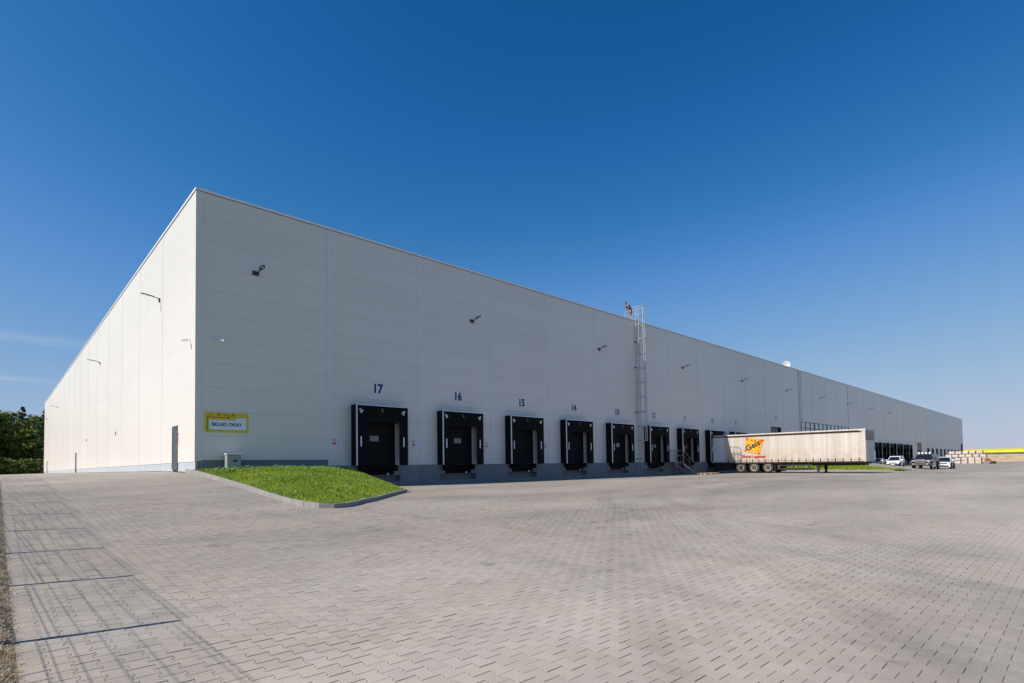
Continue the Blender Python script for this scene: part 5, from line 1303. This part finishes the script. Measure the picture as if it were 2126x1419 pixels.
TR = [trunk(11.5), trunk(10.)]; TB = trunk(2.2)
def woods():
    spots = []; random.seed(21)
    xs_ = [-8.6, -6.3, -4.4, -2.6, -.8, 1.2]; hs_ = [13.3, 11.9, 12.6, 12.0, 11.4, 12.7]
    for i, (x, h) in enumerate(zip(xs_, hs_)): spots.append((x, 114+random.uniform(-2, 3), h, i))
    for i in range(12): spots.append((-11.5-3.1*i+random.uniform(-.8, .8), 113+random.uniform(-4, 7), random.uniform(11, 14), 9))
    for i in range(14): spots.append((-12+3.0*i+random.uniform(-1, 1), 121+random.uniform(-1, 5), random.uniform(11, 13.2), 9))
    first = ['tall dark pine at the left edge of the photo, highest of the wood', 'dark tree second from the left edge with a thin bare tip', 'green tree in the middle of the wood left of the facade', 'dark tree right of the middle of the wood, slightly shorter', 'dark tree second from the end of the sunlit facade', 'dark tree directly against the far end of the sunlit facade']
    for x, y, h, i in spots:
        kind = 'pine' if i in (0, 1, 3, 5) or (i == 9 and random.random() < .55) else 'broad'
        r = empty('pine_tree' if kind == 'pine' else 'broadleaf_tree', (x, y, 1.3), first[i] if i < 6 else 'dark green tree deep in the dense wood beyond the far end of the facade', 'tree', 'trees of the wood beyond the sunlit facade', rz=random.uniform(0, 6.28))
        s = h/11.6
        t = mkobj('trunk', TR[0] if kind == 'pine' else TR[1], r); t.scale = (s, s, s)
        zoff = 2.2
        c = mkobj('crown', random.choice(CR[kind]), r, (0, 0, zoff*s)); c.scale = (s*random.uniform(.95, 1.15), s*random.uniform(.95, 1.15), s)
        c['kind'] = 'stuff'
    for j in range(20):
        x = -30+1.65*j+random.uniform(-.4, .4); y = 108.5+random.uniform(-1.2, 1.5)
        r = empty('bush', (x, y, 1.25), ('light green bush at the foot of the wood, %s left of the sunlit facade' % ['first', 'second', 'third', 'fourth', 'fifth', 'sixth', 'seventh', 'eighth'][min(7, 19-j)] if x > -7.5 else 'light green bush at the foot of the wood beyond the left edge'), 'bush', 'bushes at the foot of the wood, %s' % ('in view' if x > -7.5 else 'out of view'), rz=random.uniform(0, 6.28))
        s = random.uniform(.8, 1.35); c = mkobj('crown', random.choice(CR['bush']), r, (0, 0, -.1)); c.scale = (s, s, s*random.uniform(.8, 1.15)); c['kind'] = 'stuff'
        mkobj('trunk', TB, r)
woods()
# dark undergrowth so the wood has depth near the ground
m = MB(); rg = np.random.default_rng(5); n = 26000
P = np.stack([rg.uniform(-48, 34, n), rg.uniform(112, 128, n), 1.2+rg.uniform(0, 1, n)**1.3*9.0], 1); sz = rg.uniform(.15, .4, n)[:, None]
u = rg.normal(size=(n, 3)); u /= np.linalg.norm(u, axis=1)[:, None]; w = np.cross(u, rg.normal(size=(n, 3))); w /= np.linalg.norm(w, axis=1)[:, None]
tri_mesh('undergrowth', np.concatenate([np.stack([P-u*sz, P+w*sz, P+u*sz], 1)]), MT['leaf_dark'], 'dark undergrowth filling the wood between the trunks', 'undergrowth')

scene.render.engine = 'CYCLES'
